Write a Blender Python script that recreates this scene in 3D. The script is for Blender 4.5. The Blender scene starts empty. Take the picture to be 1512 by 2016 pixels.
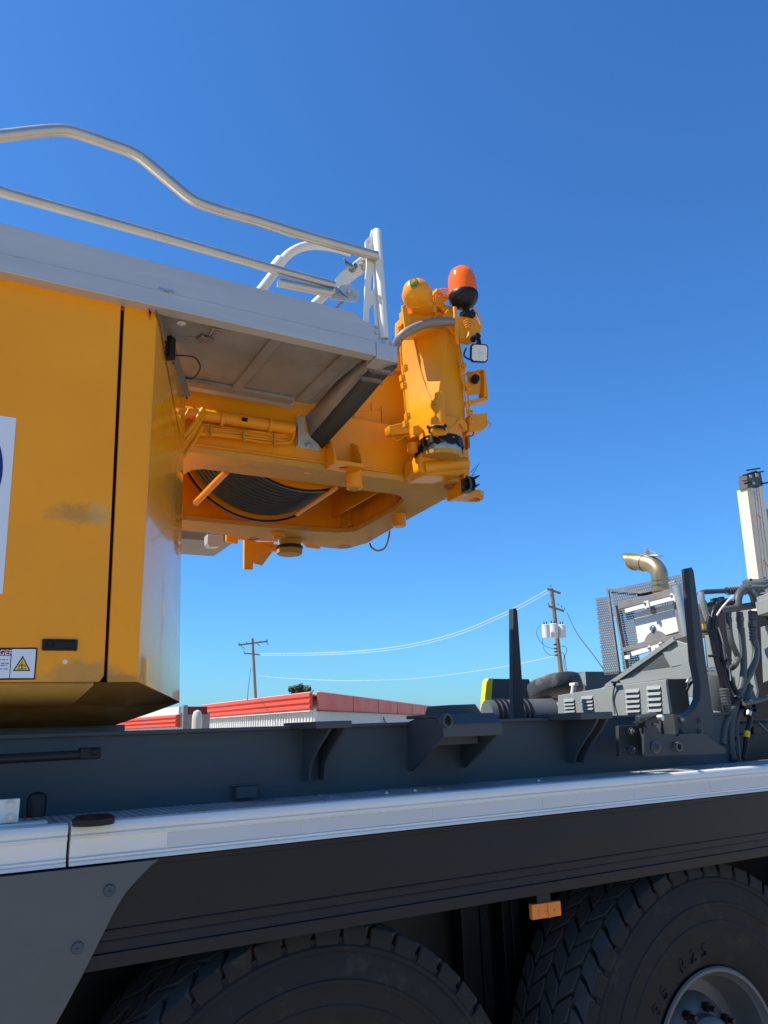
import bpy, bmesh, math, random
from mathutils import Vector as V, Matrix
from mathutils.geometry import tessellate_polygon
random.seed(7)
R = math.radians
sc = bpy.context.scene
COL = sc.collection

# ---------------------------------------------------------------- camera
H = 2.11                                   # eye height above the yard
F, CX, CY = 1500.0, 756.0, 1008.0          # photograph 1512 x 2016
CR = V((0.87668, -0.48025, -0.0315)); CU = V((-0.1024, -0.2505, 0.96267))
def _ray(px, py): return V((px - CX, CY - py, F))
_T = _ray(3555, 1335).normalized()
_z = _ray(579, -4362); _z = (_z - _T * _z.dot(_T)).normalized()
_Y = _T.cross(_z)
if _Y.z < 0: _Y = -_Y
right = V((_T.x, _Y.x, _z.x)); up = V((_T.y, _Y.y, _z.y)); fwd = V((_T.z, _Y.z, _z.z))
cam = bpy.data.objects.new('camera', bpy.data.cameras.new('camera')); COL.objects.link(cam)
m = Matrix((right, up, -fwd)).transposed().to_4x4(); m.translation = (0, 0, H)
cam.matrix_world = m
cam.data.sensor_fit = 'VERTICAL'; cam.data.sensor_height = 32.0; cam.data.lens = F / 2016 * 32.0
cam.data.clip_start = 0.05; cam.data.clip_end = 3000
sc.camera = cam

# ---------------------------------------------------------------- light
SUN = V((-0.82, 0.27, 1.20)).normalized()   # towards the sun
elev = math.asin(SUN.z); az = math.atan2(SUN.x, SUN.y)
w = bpy.data.worlds.new('World'); sc.world = w; w.use_nodes = True
nt = w.node_tree; bg = nt.nodes['Background']
sky = nt.nodes.new('ShaderNodeTexSky'); sky.sky_type = 'NISHITA'; sky.sun_disc = False
sky.sun_elevation = elev; sky.sun_rotation = az; sky.altitude = 300
sky.air_density = 1.2; sky.dust_density = 0.6; sky.ozone_density = 3.2
tint = nt.nodes.new('ShaderNodeMix'); tint.data_type = 'RGBA'; tint.blend_type = 'MULTIPLY'; tint.inputs[0].default_value = 1
tint.inputs[7].default_value = (0.465, 1.0, 1.58, 1)      # the deep clear blue of the day
nt.links.new(sky.outputs[0], tint.inputs[6]); nt.links.new(tint.outputs[2], bg.inputs[0]); bg.inputs[1].default_value = 0.083
sun = bpy.data.objects.new('sun', bpy.data.lights.new('sun', 'SUN')); COL.objects.link(sun)
sun.data.energy = 5.0; sun.data.angle = R(0.5); sun.data.color = (1.0, 0.95, 0.87)
sun.rotation_euler = (-SUN).to_track_quat('-Z', 'Y').to_euler()
sc.view_settings.view_transform = 'Standard'; sc.view_settings.look = 'None'
sc.view_settings.exposure = 0.5; sc.view_settings.gamma = 1.0; sc.view_settings.use_curve_mapping = False
sc.cycles.max_bounces = 8

# ---------------------------------------------------------------- pixel of the photograph -> point on a real plane
def ray(px, py):
    return right * (px - CX) + up * (CY - py) + fwd * F
def Yp(px, py, D): d = ray(px, py); return d * (D / d.y) + V((0, 0, H))
def Xp(px, py, D): d = ray(px, py); return d * (D / d.x) + V((0, 0, H))
def Zp(px, py, z): d = ray(px, py); return d * ((z - H) / d.z) + V((0, 0, H))
def Np(px, py, p, n): d = ray(px, py); o = V((0, 0, H)); n = V(n); return o + d * ((V(p) - o).dot(n) / d.dot(n))
def dep(p): return (V(p) - V((0, 0, H))).dot(fwd)
def pxr(p, r): return r * dep(p) / F       # radius in metres of r pixels at p

# ---------------------------------------------------------------- materials
def mat(name, col, rough=0.5, metal=0.0, var=0.15, vs=3.0, bump=0.0, bs=60.0, coat=0.0, spec=0.28, emit=None, alpha=None, dirt=None, ds=6.0, dt=0.6, stretch=None, rv=0.1):
    m = bpy.data.materials.new(name); m.use_nodes = True
    n = m.node_tree.nodes; l = m.node_tree.links; b = n['Principled BSDF']
    tc = n.new('ShaderNodeTexCoord'); src = tc.outputs['Object']
    if stretch:
        mp = n.new('ShaderNodeMapping'); mp.inputs['Scale'].default_value = stretch
        l.new(src, mp.inputs[0]); src = mp.outputs[0]
    nz = n.new('ShaderNodeTexNoise'); nz.inputs['Scale'].default_value = vs; nz.inputs['Detail'].default_value = 6
    nz.inputs['Roughness'].default_value = 0.65
    l.new(src, nz.inputs['Vector'])
    rm = n.new('ShaderNodeMapRange'); rm.inputs[1].default_value = 0.3; rm.inputs[2].default_value = 0.7
    rm.inputs[3].default_value = 1 - var; rm.inputs[4].default_value = 1 + var
    l.new(nz.outputs[0], rm.inputs[0])
    mx = n.new('ShaderNodeMix'); mx.data_type = 'RGBA'; mx.blend_type = 'MULTIPLY'; mx.inputs[0].default_value = 1
    mx.inputs[6].default_value = (*col, 1)
    l.new(rm.outputs[0], mx.inputs[7]); out = mx.outputs[2]
    if dirt:
        n2 = n.new('ShaderNodeTexNoise'); n2.inputs['Scale'].default_value = ds; n2.inputs['Detail'].default_value = 8; n2.inputs['Roughness'].default_value = 0.7
        l.new(src, n2.inputs['Vector'])
        r2 = n.new('ShaderNodeMapRange'); r2.inputs[1].default_value = dt; r2.inputs[2].default_value = dt + 0.12
        r2.inputs[3].default_value = 0; r2.inputs[4].default_value = 0.75
        l.new(n2.outputs[0], r2.inputs[0])
        m2 = n.new('ShaderNodeMix'); m2.data_type = 'RGBA'; l.new(r2.outputs[0], m2.inputs[0]); l.new(out, m2.inputs[6])
        m2.inputs[7].default_value = (*dirt, 1); out = m2.outputs[2]
    l.new(out, b.inputs['Base Color'])
    rr = n.new('ShaderNodeMapRange'); rr.inputs[1].default_value = 0.3; rr.inputs[2].default_value = 0.7
    rr.inputs[3].default_value = max(0.02, rough - rv); rr.inputs[4].default_value = min(1, rough + rv)
    l.new(nz.outputs[0], rr.inputs[0]); l.new(rr.outputs[0], b.inputs['Roughness'])
    b.inputs['Metallic'].default_value = metal
    b.inputs['Coat Weight'].default_value = coat; b.inputs['Coat Roughness'].default_value = 0.06
    b.inputs['Specular IOR Level'].default_value = spec
    if emit: b.inputs['Emission Color'].default_value = (*emit[0], 1); b.inputs['Emission Strength'].default_value = emit[1]
    if bump:
        n3 = n.new('ShaderNodeTexNoise'); n3.inputs['Scale'].default_value = bs; n3.inputs['Detail'].default_value = 3
        l.new(src, n3.inputs['Vector'])
        bp = n.new('ShaderNodeBump'); bp.inputs['Strength'].default_value = bump; bp.inputs['Distance'].default_value = 0.01
        l.new(n3.outputs[0], bp.inputs['Height']); l.new(bp.outputs[0], b.inputs['Normal'])
    m['_b'] = 1
    return m
YEL = (0.82, 0.305, 0.004)
M = dict(
    yellow=mat('yellow_paint', YEL, 0.36, var=0.10, vs=1.7, bump=0.03, bs=55, coat=0.08, dirt=(0.42, 0.21, 0.04), ds=7, dt=0.66),
    yellow_door=mat('yellow_door_paint', (0.93, 0.335, 0.004), 0.34, var=0.06, vs=1.2, bump=0.022, bs=70, coat=0.12, dirt=(0.40, 0.17, 0.02), ds=42, dt=0.735),
    yellow_corner=mat('polished_yellow_paint', (0.90, 0.33, 0.004), 0.28, var=0.05, vs=1.2, bump=0.012, bs=70, coat=1.0, spec=0.5, dirt=(0.5, 0.26, 0.05), ds=5, dt=0.72),
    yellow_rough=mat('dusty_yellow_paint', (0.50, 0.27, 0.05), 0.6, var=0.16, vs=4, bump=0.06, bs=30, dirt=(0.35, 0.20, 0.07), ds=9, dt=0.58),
    cover=mat('sunlit_cover_paint', (0.26, 0.275, 0.26), 0.45, var=0.10, vs=2.5, bump=0.03, bs=45, dirt=(0.2, 0.18, 0.15), ds=9, dt=0.64),  # lighter copy of the basalt grey, sunlight put into its colour
    darkgrey=mat('shaded_basalt_paint', (0.045, 0.050, 0.052), 0.5, var=0.12, vs=2.5, bump=0.03, bs=45, dirt=(0.09, 0.085, 0.07), ds=9, dt=0.66),  # darker copy of the basalt grey, shade put into its colour
    framey=mat('dusty_frame_paint', (0.62, 0.33, 0.055), 0.6, var=0.14, vs=3, bump=0.05, bs=30, dirt=(0.40, 0.27, 0.12), ds=4, dt=0.52),
    grey=mat('basalt_grey_paint', (0.092, 0.098, 0.095), 0.45, var=0.12, vs=2.5, bump=0.03, bs=45, coat=0.1, dirt=(0.16, 0.15, 0.13), ds=9, dt=0.66),
    beam=mat('frame_grey_paint', (0.060, 0.069, 0.074), 0.5, var=0.12, vs=1.5, bump=0.03, bs=30, dirt=(0.12, 0.115, 0.10), ds=6, dt=0.66),
    alu=mat('mill_aluminium', (0.52, 0.505, 0.47), 0.42, 0.3, var=0.08, vs=3, bump=0.015, bs=50, stretch=(0.3, 3, 3)),
    strip=mat('anodised_aluminium', (0.72, 0.70, 0.64), 0.5, 0.2, var=0.06, vs=5, bump=0.02, bs=30, stretch=(0.4, 4, 4), dirt=(0.45, 0.44, 0.41), ds=9, dt=0.64),
    tube=mat('brushed_tube', (0.50, 0.475, 0.42), 0.36, 0.7, var=0.06, vs=8),
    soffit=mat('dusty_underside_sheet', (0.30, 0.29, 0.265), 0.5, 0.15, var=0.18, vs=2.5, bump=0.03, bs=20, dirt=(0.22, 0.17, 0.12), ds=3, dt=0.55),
    white=mat('white_paint', (0.72, 0.69, 0.61), 0.45, var=0.05, vs=6, dirt=(0.5, 0.45, 0.38), ds=14, dt=0.68),
    black=mat('black_plastic', (0.010, 0.0095, 0.009), 0.42, var=0.2, bump=0.03),
    blackm=mat('black_metal', (0.013, 0.0125, 0.012), 0.45, 0.0, var=0.2, bump=0.05),
    skirt=mat('dark_aluminium_skirt', (0.0095, 0.0105, 0.0135), 0.42, 0.0, var=0.2, vs=2, bump=0.01, bs=20, stretch=(0.3, 2, 2), dirt=(0.06, 0.055, 0.045), ds=4, dt=0.66),
    rubber=mat('tyre_rubber', (0.019, 0.0175, 0.016), 0.8, var=0.25, vs=6, bump=0.10, bs=70, dirt=(0.050, 0.043, 0.032), ds=6, dt=0.54),
    tread=mat('worn_tread_rubber', (0.066, 0.063, 0.057), 0.8, var=0.2, vs=9, bump=0.12, bs=80, dirt=(0.09, 0.08, 0.06), ds=9, dt=0.6),
    rim=mat('rim_grey_paint', (0.10, 0.105, 0.105), 0.45, 0.1, var=0.1, coat=0.2, bump=0.02),
    steel=mat('zinc_steel', (0.55, 0.54, 0.50), 0.4, 0.9, var=0.15, vs=20),
    wet=mat('oily_steel', (0.30, 0.30, 0.30), 0.3, 0.9, var=0.3, vs=20, bump=0.1),
    exhaust=mat('heat_tinted_steel', (0.42, 0.32, 0.17), 0.38, 0.75, var=0.15, vs=5, dirt=(0.30, 0.20, 0.12), ds=5, dt=0.58),
    rust=mat('rusty_steel', (0.42, 0.17, 0.06), 0.6, 0.4, var=0.3, vs=14),
    guard=mat('guard_steel', (0.24, 0.215, 0.19), 0.5, 0.25, var=0.15, vs=8),
    hose=mat('grey_painted_hose', (0.085, 0.09, 0.085), 0.45, var=0.12, bump=0.05, bs=90),
    bhose=mat('black_hose', (0.013, 0.013, 0.016), 0.4, var=0.15, bump=0.05, bs=90),
    rope=None, chequer=None,
    amberd=mat('amber_marker', (0.75, 0.20, 0.02), 0.25, coat=0.4, var=0.1, bump=0.05, bs=120),
    lens=mat('lamp_glass', (0.62, 0.64, 0.62), 0.15, 0.3, var=0.15, vs=40, bump=0.4, bs=140),
    mesh=mat('perforated_steel', (0.15, 0.13, 0.115), 0.6, 0.0, var=0.15, vs=8),
    green=mat('green_tape', (0.01, 0.30, 0.10), 0.4, var=0.2),
    fasred=mat('red_fascia_sheet', (0.66, 0.075, 0.035), 0.45, var=0.08, vs=0.4, dirt=(0.45, 0.10, 0.06), ds=0.8, dt=0.62),
    maroon=mat('maroon_fascia_sheet', (0.16, 0.02, 0.025), 0.5, var=0.1),
    wall=mat('cream_wall_sheet', (0.66, 0.63, 0.56), 0.55, var=0.06, vs=0.5, dirt=(0.45, 0.40, 0.33), ds=0.9, dt=0.63),
    wood=mat('weathered_pole_wood', (0.20, 0.155, 0.11), 0.8, var=0.25, vs=8, bump=0.2, bs=30, stretch=(3, 3, 0.3)),
    wire=mat('bright_aluminium_wire', (0.9, 0.9, 0.88), 0.3, 0.3, var=0.02),
    dwire=mat('dark_wire', (0.05, 0.05, 0.055), 0.5),
    boomw=mat('boom_white_paint', (0.66, 0.58, 0.44), 0.45, var=0.10, vs=0.6, dirt=(0.42, 0.25, 0.12), ds=1.2, dt=0.60, stretch=(2, 2, 0.35)),
    signw=mat('sign_white', (0.72, 0.74, 0.76), 0.35, var=0.03, coat=0.3),
    signr=mat('sign_red', (0.28, 0.02, 0.025), 0.35, coat=0.3),
    signy=mat('sign_yellow', (0.80, 0.52, 0.06), 0.35, coat=0.3),
    blue=mat('blue_vinyl', (0.012, 0.02, 0.16), 0.3, coat=0.5),
    plug=mat('plug_grey', (0.06, 0.072, 0.082), 0.5, var=0.1, bump=0.04),
    tag=mat('yellow_tag', (0.8, 0.5, 0.03), 0.4),
    gravelb=mat('pale_grit', (0.35, 0.33, 0.30), 0.8, var=0.3, vs=60),
    tank=mat('filter_black_rubber', (0.05, 0.052, 0.055), 0.5, var=0.3, vs=10, dirt=(0.16, 0.15, 0.13), ds=12, dt=0.5),
    leaf=mat('dark_leaves', (0.05, 0.07, 0.025), 0.6, var=0.4, vs=4),
    glass=mat('amber_dome_plastic', (0.90, 0.14, 0.004), 0.2, var=0.02),
    sheet=mat('heat_shield_sheet', (0.72, 0.70, 0.64), 0.45, 0.0, var=0.08, vs=4, bump=0.04, bs=8, dirt=(0.35, 0.30, 0.25), ds=5, dt=0.64),
)
b = M['yellow_corner'].node_tree.nodes['Principled BSDF']; b.inputs['Coat IOR'].default_value = 1.75; b.inputs['Coat Roughness'].default_value = 0.07
b = M['glass'].node_tree.nodes['Principled BSDF']; b.inputs['Transmission Weight'].default_value = 0.0; b.inputs['Coat Weight'].default_value = 0.15

def wave_mat(name, col, scale, axis, rough, metal, strength=0.5, dist=0.004):
    m = mat(name, col, rough, metal, var=0.12)
    n = m.node_tree.nodes; l = m.node_tree.links; b = n['Principled BSDF']
    tc = n.new('ShaderNodeTexCoord'); wv = n.new('ShaderNodeTexWave'); wv.wave_type = 'BANDS'; wv.bands_direction = axis
    wv.inputs['Scale'].default_value = scale; wv.inputs['Distortion'].default_value = 0.0
    l.new(tc.outputs['Object'], wv.inputs['Vector'])
    bp = n.new('ShaderNodeBump'); bp.inputs['Strength'].default_value = strength; bp.inputs['Distance'].default_value = dist
    l.new(wv.outputs[0], bp.inputs['Height']); l.new(bp.outputs[0], b.inputs['Normal'])
    return m
# chequer plate: raised bars in two directions
def chequer_mat():
    m = mat('chequer_plate', (0.48, 0.47, 0.44), 0.6, 0.0, var=0.25, vs=9, dirt=(0.16, 0.15, 0.13), ds=5, dt=0.55)
    n = m.node_tree.nodes; l = m.node_tree.links; b = n['Principled BSDF']
    tc = n.new('ShaderNodeTexCoord'); mp = n.new('ShaderNodeMapping'); mp.inputs['Rotation'].default_value = (0, 0, R(45)); mp.inputs['Scale'].default_value = (60, 60, 60)
    l.new(tc.outputs['Object'], mp.inputs[0])
    ck = n.new('ShaderNodeTexChecker'); ck.inputs['Scale'].default_value = 1; l.new(mp.outputs[0], ck.inputs[0])
    ck.inputs[1].default_value = (1, 1, 1, 1); ck.inputs[2].default_value = (0, 0, 0, 1)
    bp = n.new('ShaderNodeBump'); bp.inputs['Strength'].default_value = 0.8; bp.inputs['Distance'].default_value = 0.004
    l.new(ck.outputs[0], bp.inputs['Height']); l.new(bp.outputs[0], b.inputs['Normal'])
    mx = n.new('ShaderNodeMix'); mx.data_type = 'RGBA'; mx.blend_type = 'MULTIPLY'; mx.inputs[0].default_value = 0.55
    prev = b.inputs['Base Color'].links[0].from_socket
    l.new(prev, mx.inputs[6]); l.new(ck.outputs[0], mx.inputs[7]); l.new(mx.outputs[2], b.inputs['Base Color'])
    return m
M['chequer'] = chequer_mat()
M['rope'] = wave_mat('wire_rope', (0.06, 0.075, 0.085), 1 / 0.018 / 2 * 0.32 * 1.0, 'Y', 0.45, 0.6)
def tape_mat():
    m = mat('reflective_tape', (0.60, 0.62, 0.63), 0.35, 0.1, var=0.05, vs=2, coat=0.3)
    n = m.node_tree.nodes; l = m.node_tree.links; b = n['Principled BSDF']
    tc = n.new('ShaderNodeTexCoord'); vo = n.new('ShaderNodeTexVoronoi'); vo.inputs['Scale'].default_value = 170; vo.inputs['Randomness'].default_value = 0.0
    mp = n.new('ShaderNodeMapping'); mp.inputs['Rotation'].default_value = (0, R(30), 0)
    l.new(tc.outputs['Object'], mp.inputs[0]); l.new(mp.outputs[0], vo.inputs['Vector'])
    r = n.new('ShaderNodeMapRange'); r.inputs[1].default_value = 0.15; r.inputs[2].default_value = 0.35; r.inputs[3].default_value = 1.15; r.inputs[4].default_value = 0.85
    l.new(vo.outputs['Distance'], r.inputs[0])
    mx = n.new('ShaderNodeMix'); mx.data_type = 'RGBA'; mx.blend_type = 'MULTIPLY'; mx.inputs[0].default_value = 1
    prev = b.inputs['Base Color'].links[0].from_socket
    l.new(prev, mx.inputs[6]); l.new(r.outputs[0], mx.inputs[7]); l.new(mx.outputs[2], b.inputs['Base Color'])
    return m
M['tape'] = tape_mat()
def smudge(m, places):
    """worn and dirty patches of a given place and shape on the door paint"""
    n = m.node_tree.nodes; l = m.node_tree.links; b = n['Principled BSDF']
    tc = n.new('ShaderNodeTexCoord')
    for (c, s, amount, colr) in places:
        mp = n.new('ShaderNodeMapping'); mp.inputs['Location'].default_value = tuple(-c[i] / s[i] for i in range(3)); mp.inputs['Scale'].default_value = tuple(1 / s[i] for i in range(3))
        l.new(tc.outputs['Object'], mp.inputs[0])
        nz = n.new('ShaderNodeTexNoise'); nz.inputs['Scale'].default_value = 14; nz.inputs['Detail'].default_value = 8; nz.inputs['Roughness'].default_value = 0.75
        l.new(tc.outputs['Object'], nz.inputs['Vector'])
        ln = n.new('ShaderNodeVectorMath'); ln.operation = 'LENGTH'; l.new(mp.outputs[0], ln.inputs[0])
        ad = n.new('ShaderNodeMath'); ad.operation = 'MULTIPLY_ADD'; ad.inputs[1].default_value = 2.2; l.new(nz.outputs[0], ad.inputs[0]); l.new(ln.outputs['Value'], ad.inputs[2])
        mr = n.new('ShaderNodeMapRange'); mr.inputs[1].default_value = 1.55; mr.inputs[2].default_value = 2.05; mr.inputs[3].default_value = amount; mr.inputs[4].default_value = 0
        l.new(ad.outputs[0], mr.inputs[0])
        mx = n.new('ShaderNodeMix'); mx.data_type = 'RGBA'; mx.inputs[7].default_value = (*colr, 1)
        prev = b.inputs['Base Color'].links[0].from_socket
        l.new(mr.outputs[0], mx.inputs[0]); l.new(prev, mx.inputs[6]); l.new(mx.outputs[2], b.inputs['Base Color'])

# ---------------------------------------------------------------- mesh helpers
class MB:
    def __init__(s): s.bm = bmesh.new()
    def face(s, pts):
        vs = [s.bm.verts.new(p) for p in pts]
        try: return s.bm.faces.new(vs)
        except Exception: return None
    def prism(s, pts, vec, holes=()):
        """plate: planar outline pts pushed through by vec, with holes"""
        vec = V(vec); loops = [[V(p) for p in pts]] + [[V(p) for p in h] for h in holes]
        flat = [p for lp in loops for p in lp]
        a = [s.bm.verts.new(p) for p in flat]; c = [s.bm.verts.new(p + vec) for p in flat]
        if len(loops) == 1 and len(pts) <= 4:
            s.bm.faces.new(a); s.bm.faces.new(c[::-1])
        else:
            for t in tessellate_polygon(loops):
                s.bm.faces.new([a[i] for i in t]); s.bm.faces.new([c[i] for i in reversed(t)])
        k = 0
        for lp in loops:
            n = len(lp)
            for i in range(n):
                j = (i + 1) % n
                s.bm.faces.new([a[k + i], a[k + j], c[k + j], c[k + i]])
            k += n
        return s
    def box(s, lo, hi):
        x0, y0, z0 = lo; x1, y1, z1 = hi
        return s.prism([(x0, y0, z0), (x1, y0, z0), (x1, y1, z0), (x0, y1, z0)], (0, 0, z1 - z0))
    def obox(s, c, ax, ay, az):
        """box at centre c with half-extent vectors"""
        c, ax, ay, az = V(c), V(ax), V(ay), V(az)
        return s.prism([c - ax - ay - az, c + ax - ay - az, c + ax + ay - az, c - ax + ay - az], az * 2)
    def bar(s, p0, p1, w, h, upv=(0, 0, 1)):
        p0, p1 = V(p0), V(p1); d = (p1 - p0).normalized(); sd = d.cross(V(upv)).normalized(); u = sd.cross(d)
        return s.obox((p0 + p1) / 2, (p1 - p0) / 2, sd * w / 2, u * h / 2)
    def tube(s, pts, r, seg=16, smooth=6, cap=True):
        pts = [V(p) for p in pts]; n = len(pts)
        rs = list(r) if isinstance(r, (list, tuple)) else [r] * n
        if n > 2 and smooth > 1:
            q, qr = [], []
            for i in range(n - 1):
                p0 = pts[max(i - 1, 0)]; p1 = pts[i]; p2 = pts[i + 1]; p3 = pts[min(i + 2, n - 1)]
                for k in range(smooth):
                    t = k / smooth
                    q.append(0.5 * ((2 * p1) + (p2 - p0) * t + (2 * p0 - 5 * p1 + 4 * p2 - p3) * t * t + (-p0 + 3 * p1 - 3 * p2 + p3) * t ** 3))
                    qr.append(rs[i] * (1 - t) + rs[i + 1] * t)
            q.append(pts[-1]); qr.append(rs[-1]); pts, rs = q, qr; n = len(pts)
        tg = [(pts[min(i + 1, n - 1)] - pts[max(i - 1, 0)]).normalized() for i in range(n)]
        nrm = tg[0].orthogonal().normalized(); rings = []
        for i in range(n):
            nrm = (nrm - tg[i] * nrm.dot(tg[i])).normalized(); bn = tg[i].cross(nrm)
            rings.append([s.bm.verts.new(pts[i] + (nrm * math.cos(2 * math.pi * k / seg) + bn * math.sin(2 * math.pi * k / seg)) * rs[i]) for k in range(seg)])
        for i in range(n - 1):
            for k in range(seg):
                s.bm.faces.new([rings[i][k], rings[i][(k + 1) % seg], rings[i + 1][(k + 1) % seg], rings[i + 1][k]])
        if cap: s.bm.faces.new(rings[0][::-1]); s.bm.faces.new(rings[-1])
        return s
    def cyl(s, p0, p1, r, seg=24, r1=None): return s.tube([p0, p1], [r, r if r1 is None else r1], seg, 1)
    def lathe(s, prof, c, axis, seg=48, closed=False):
        """prof: (radius, distance along axis)"""
        c = V(c); ax = V(axis).normalized(); u = ax.orthogonal().normalized(); v = ax.cross(u); rings = []
        for (r, h) in prof:
            rings.append([s.bm.verts.new(c + ax * h + (u * math.cos(2 * math.pi * k / seg) + v * math.sin(2 * math.pi * k / seg)) * max(r, 1e-4)) for k in range(seg)])
        n = len(prof)
        for i in range(n if closed else n - 1):
            j = (i + 1) % n
            for k in range(seg):
                s.bm.faces.new([rings[i][k], rings[i][(k + 1) % seg], rings[j][(k + 1) % seg], rings[j][k]])
        return s
    def sheet(s, pts2, x0, x1):
        """closed (Y,z) profile drawn along X"""
        return s.prism([(x0, y, z) for y, z in pts2], (x1 - x0, 0, 0))
    def build(s, name, material, parent=None, bevel=0.0, ang=35, label=None, world_loc=None, seg=2):
        bm = s.bm
        bmesh.ops.remove_doubles(bm, verts=bm.verts, dist=1e-5)
        bmesh.ops.recalc_face_normals(bm, faces=bm.faces)
        for f in bm.faces: f.smooth = True
        lim = R(ang)
        for e in bm.edges:
            if len(e.link_faces) == 2 and e.calc_face_angle(0) > lim: e.smooth = False
        me = bpy.data.meshes.new(name); bm.to_mesh(me); bm.free()
        o = bpy.data.objects.new(name, me); COL.objects.link(o)
        me.materials.append(M[material] if isinstance(material, str) else material)
        if bevel:
            md = o.modifiers.new('bevel', 'BEVEL'); md.width = bevel; md.segments = seg; md.limit_method = 'ANGLE'; md.angle_limit = R(40); md.harden_normals = False
        if parent: attach(o, parent)
        if label: o['label'] = label
        return o
def attach(o, parent):
    o.parent = parent
    if parent.type == 'EMPTY': o.matrix_parent_inverse = Matrix.Translation(-parent.location)
def empty(name, loc, label, cat, group=None):
    o = bpy.data.objects.new(name, None); COL.objects.link(o); o.location = loc; o.empty_display_size = 0.3
    o['label'] = label; o['category'] = cat
    if group: o['group'] = group
    return o
def tag(o, label, cat, group=None):
    o['label'] = label; o['category'] = cat
    if group: o['group'] = group
    return o
def struct(o): o['kind'] = 'structure'; return o
def circle(c, r, u, v, n=24, a0=0, a1=2 * math.pi):
    c = V(c); u = V(u).normalized(); v = V(v).normalized()
    full = abs(a1 - a0 - 2 * math.pi) < 1e-6
    return [c + (u * math.cos(a0 + (a1 - a0) * k / (n if full else n - 1)) + v * math.sin(a0 + (a1 - a0) * k / (n if full else n - 1))) * r for k in range(n)]
def bolt(parent, p, d, r, material='grey', name='bolt'):
    p, d = V(p), V(d).normalized(); mb = MB()
    mb.cyl(p, p + d * r * 0.28, r * 1.35, 20)
    u = d.orthogonal().normalized()
    mb.prism(circle(p + d * r * 0.28, r, u, d.cross(u), 6), d * r * 0.8)
    mb.cyl(p + d * r * 1.08, p + d * r * 1.5, r * 0.5, 12)
    return mb.build(name, material, parent, bevel=r * 0.08)
X3, Y3, Z3 = V((1, 0, 0)), V((0, 1, 0)), V((0, 0, 1))
fonts = {}
def glyphs(txt, size, extrude=0.001):
    """mesh triangles of a text, lower left at the origin in (x, y)"""
    cu = bpy.data.curves.new('t', 'FONT'); cu.body = txt; cu.size = size; cu.extrude = extrude
    ob = bpy.data.objects.new('t', cu); COL.objects.link(ob)
    dg = bpy.context.evaluated_depsgraph_get(); me = bpy.data.meshes.new_from_object(ob.evaluated_get(dg))
    r = ([v.co.copy() for v in me.vertices], [tuple(p.vertices) for p in me.polygons])
    bpy.data.objects.remove(ob); bpy.data.curves.remove(cu); bpy.data.meshes.remove(me)
    return r
def put_text(mb, txt, size, org, u, v, n, extrude=0.001, sx=1.0):
    vs, fs = glyphs(txt, size, extrude); org, u, v, n = V(org), V(u), V(v), V(n)
    bv = [mb.bm.verts.new(org + u * p.x * sx + v * p.y + n * p.z) for p in vs]
    for f in fs:
        try: mb.bm.faces.new([bv[i] for i in f])
        except Exception: pass

# ================================================================ SETTING
g = MB(); S = 900
g.face([(-S, -S, 0), (S, -S, 0), (S, S, 0), (-S, S, 0)])
gm = mat('yard_gravel', (0.40, 0.335, 0.255), 0.9, var=0.18, vs=0.6, bump=0.5, bs=25, dirt=(0.27, 0.23, 0.17), ds=0.35, dt=0.55)
struct(g.build('ground', gm))

# ================================================================ CRANE
crane = empty('mobile_crane', (2.2, 3.9, 0), 'large yellow and grey mobile crane with a yellow rear end overhanging the grey carrier', 'crane')
C = crane
# ---- deck edge strip
DZ = H - 0.236
def strip_profile(z):
    return [(2.444, z - 0.003), (2.436, z + 0.001), (2.416, z + 0.002), (2.405, z - 0.002), (2.400, z - 0.010), (2.400, z - 0.027), (2.4045, z - 0.028), (2.4045, z - 0.031), (2.400, z - 0.032),
            (2.399, z - 0.041), (2.405, z - 0.044), (2.405, z - 0.087), (2.399, z - 0.090), (2.399, z - 0.095), (2.402, z - 0.096), (2.402, z - 0.098), (2.397, z - 0.099), (2.394, z - 0.108), (2.43, z - 0.111), (2.444, z - 0.111)]
seam = Yp(135, 1665, 2.4).x
deck = MB().sheet([(2.445, DZ - 0.003), (2.445, DZ - 0.03), (2.72, DZ - 0.03), (2.72, DZ - 0.003)], -1.6, 7.5).build('deck_plate', 'chequer', C)
for a, b_ in ((-1.6, seam - 0.004), (seam + 0.004, 7.5)):
    MB().sheet(strip_profile(DZ), a, b_).build('deck_edge_strip', 'strip', C, bevel=0.0008, label='polished aluminium edge strip of the walkway')
ts = [Yp(x, 1640, 2.4).x for x in (330, 592, 854, 1074, 1258, 1412)] + [4.1, 4.7, 5.3, 5.9]
for a, b_ in zip(ts[:-1], ts[1:]):
    MB().box((a + 0.0015, 2.4035, DZ - 0.084), (b_ - 0.0015, 2.406, DZ - 0.047)).build('reflective_tape', 'tape', C, label='silver reflective tape strip on the walkway edge')
# grit on deck
mb = MB()
for k in range(34):
    px = random.choice([random.uniform(600, 790), random.uniform(180, 1500)])
    x = Yp(px, 1590, 2.52).x; y = random.uniform(2.46, 2.70); s = random.uniform(0.0015, 0.0045)
    c = V((x, y, DZ - 0.003 + s * 0.5))
    mb.obox(c, V((s, s * .3, 0)), V((-s * .3, s * .8, s * .2)), V((0, 0, s * 0.6)))
mb.build('loose_grit', 'gravelb', C)['kind'] = 'stuff'
# oval rubber pad
c = Zp(184, 1614, DZ + 0.008); r_ = 0.056
mb = MB(); mb.lathe([(0.001, 0.012), (r_ * 0.8, 0.012), (r_, 0.004), (r_, -0.012), (0.001, -0.012)], c, Z3, 32); mb.build('rubber_pad', 'black', C)
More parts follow.
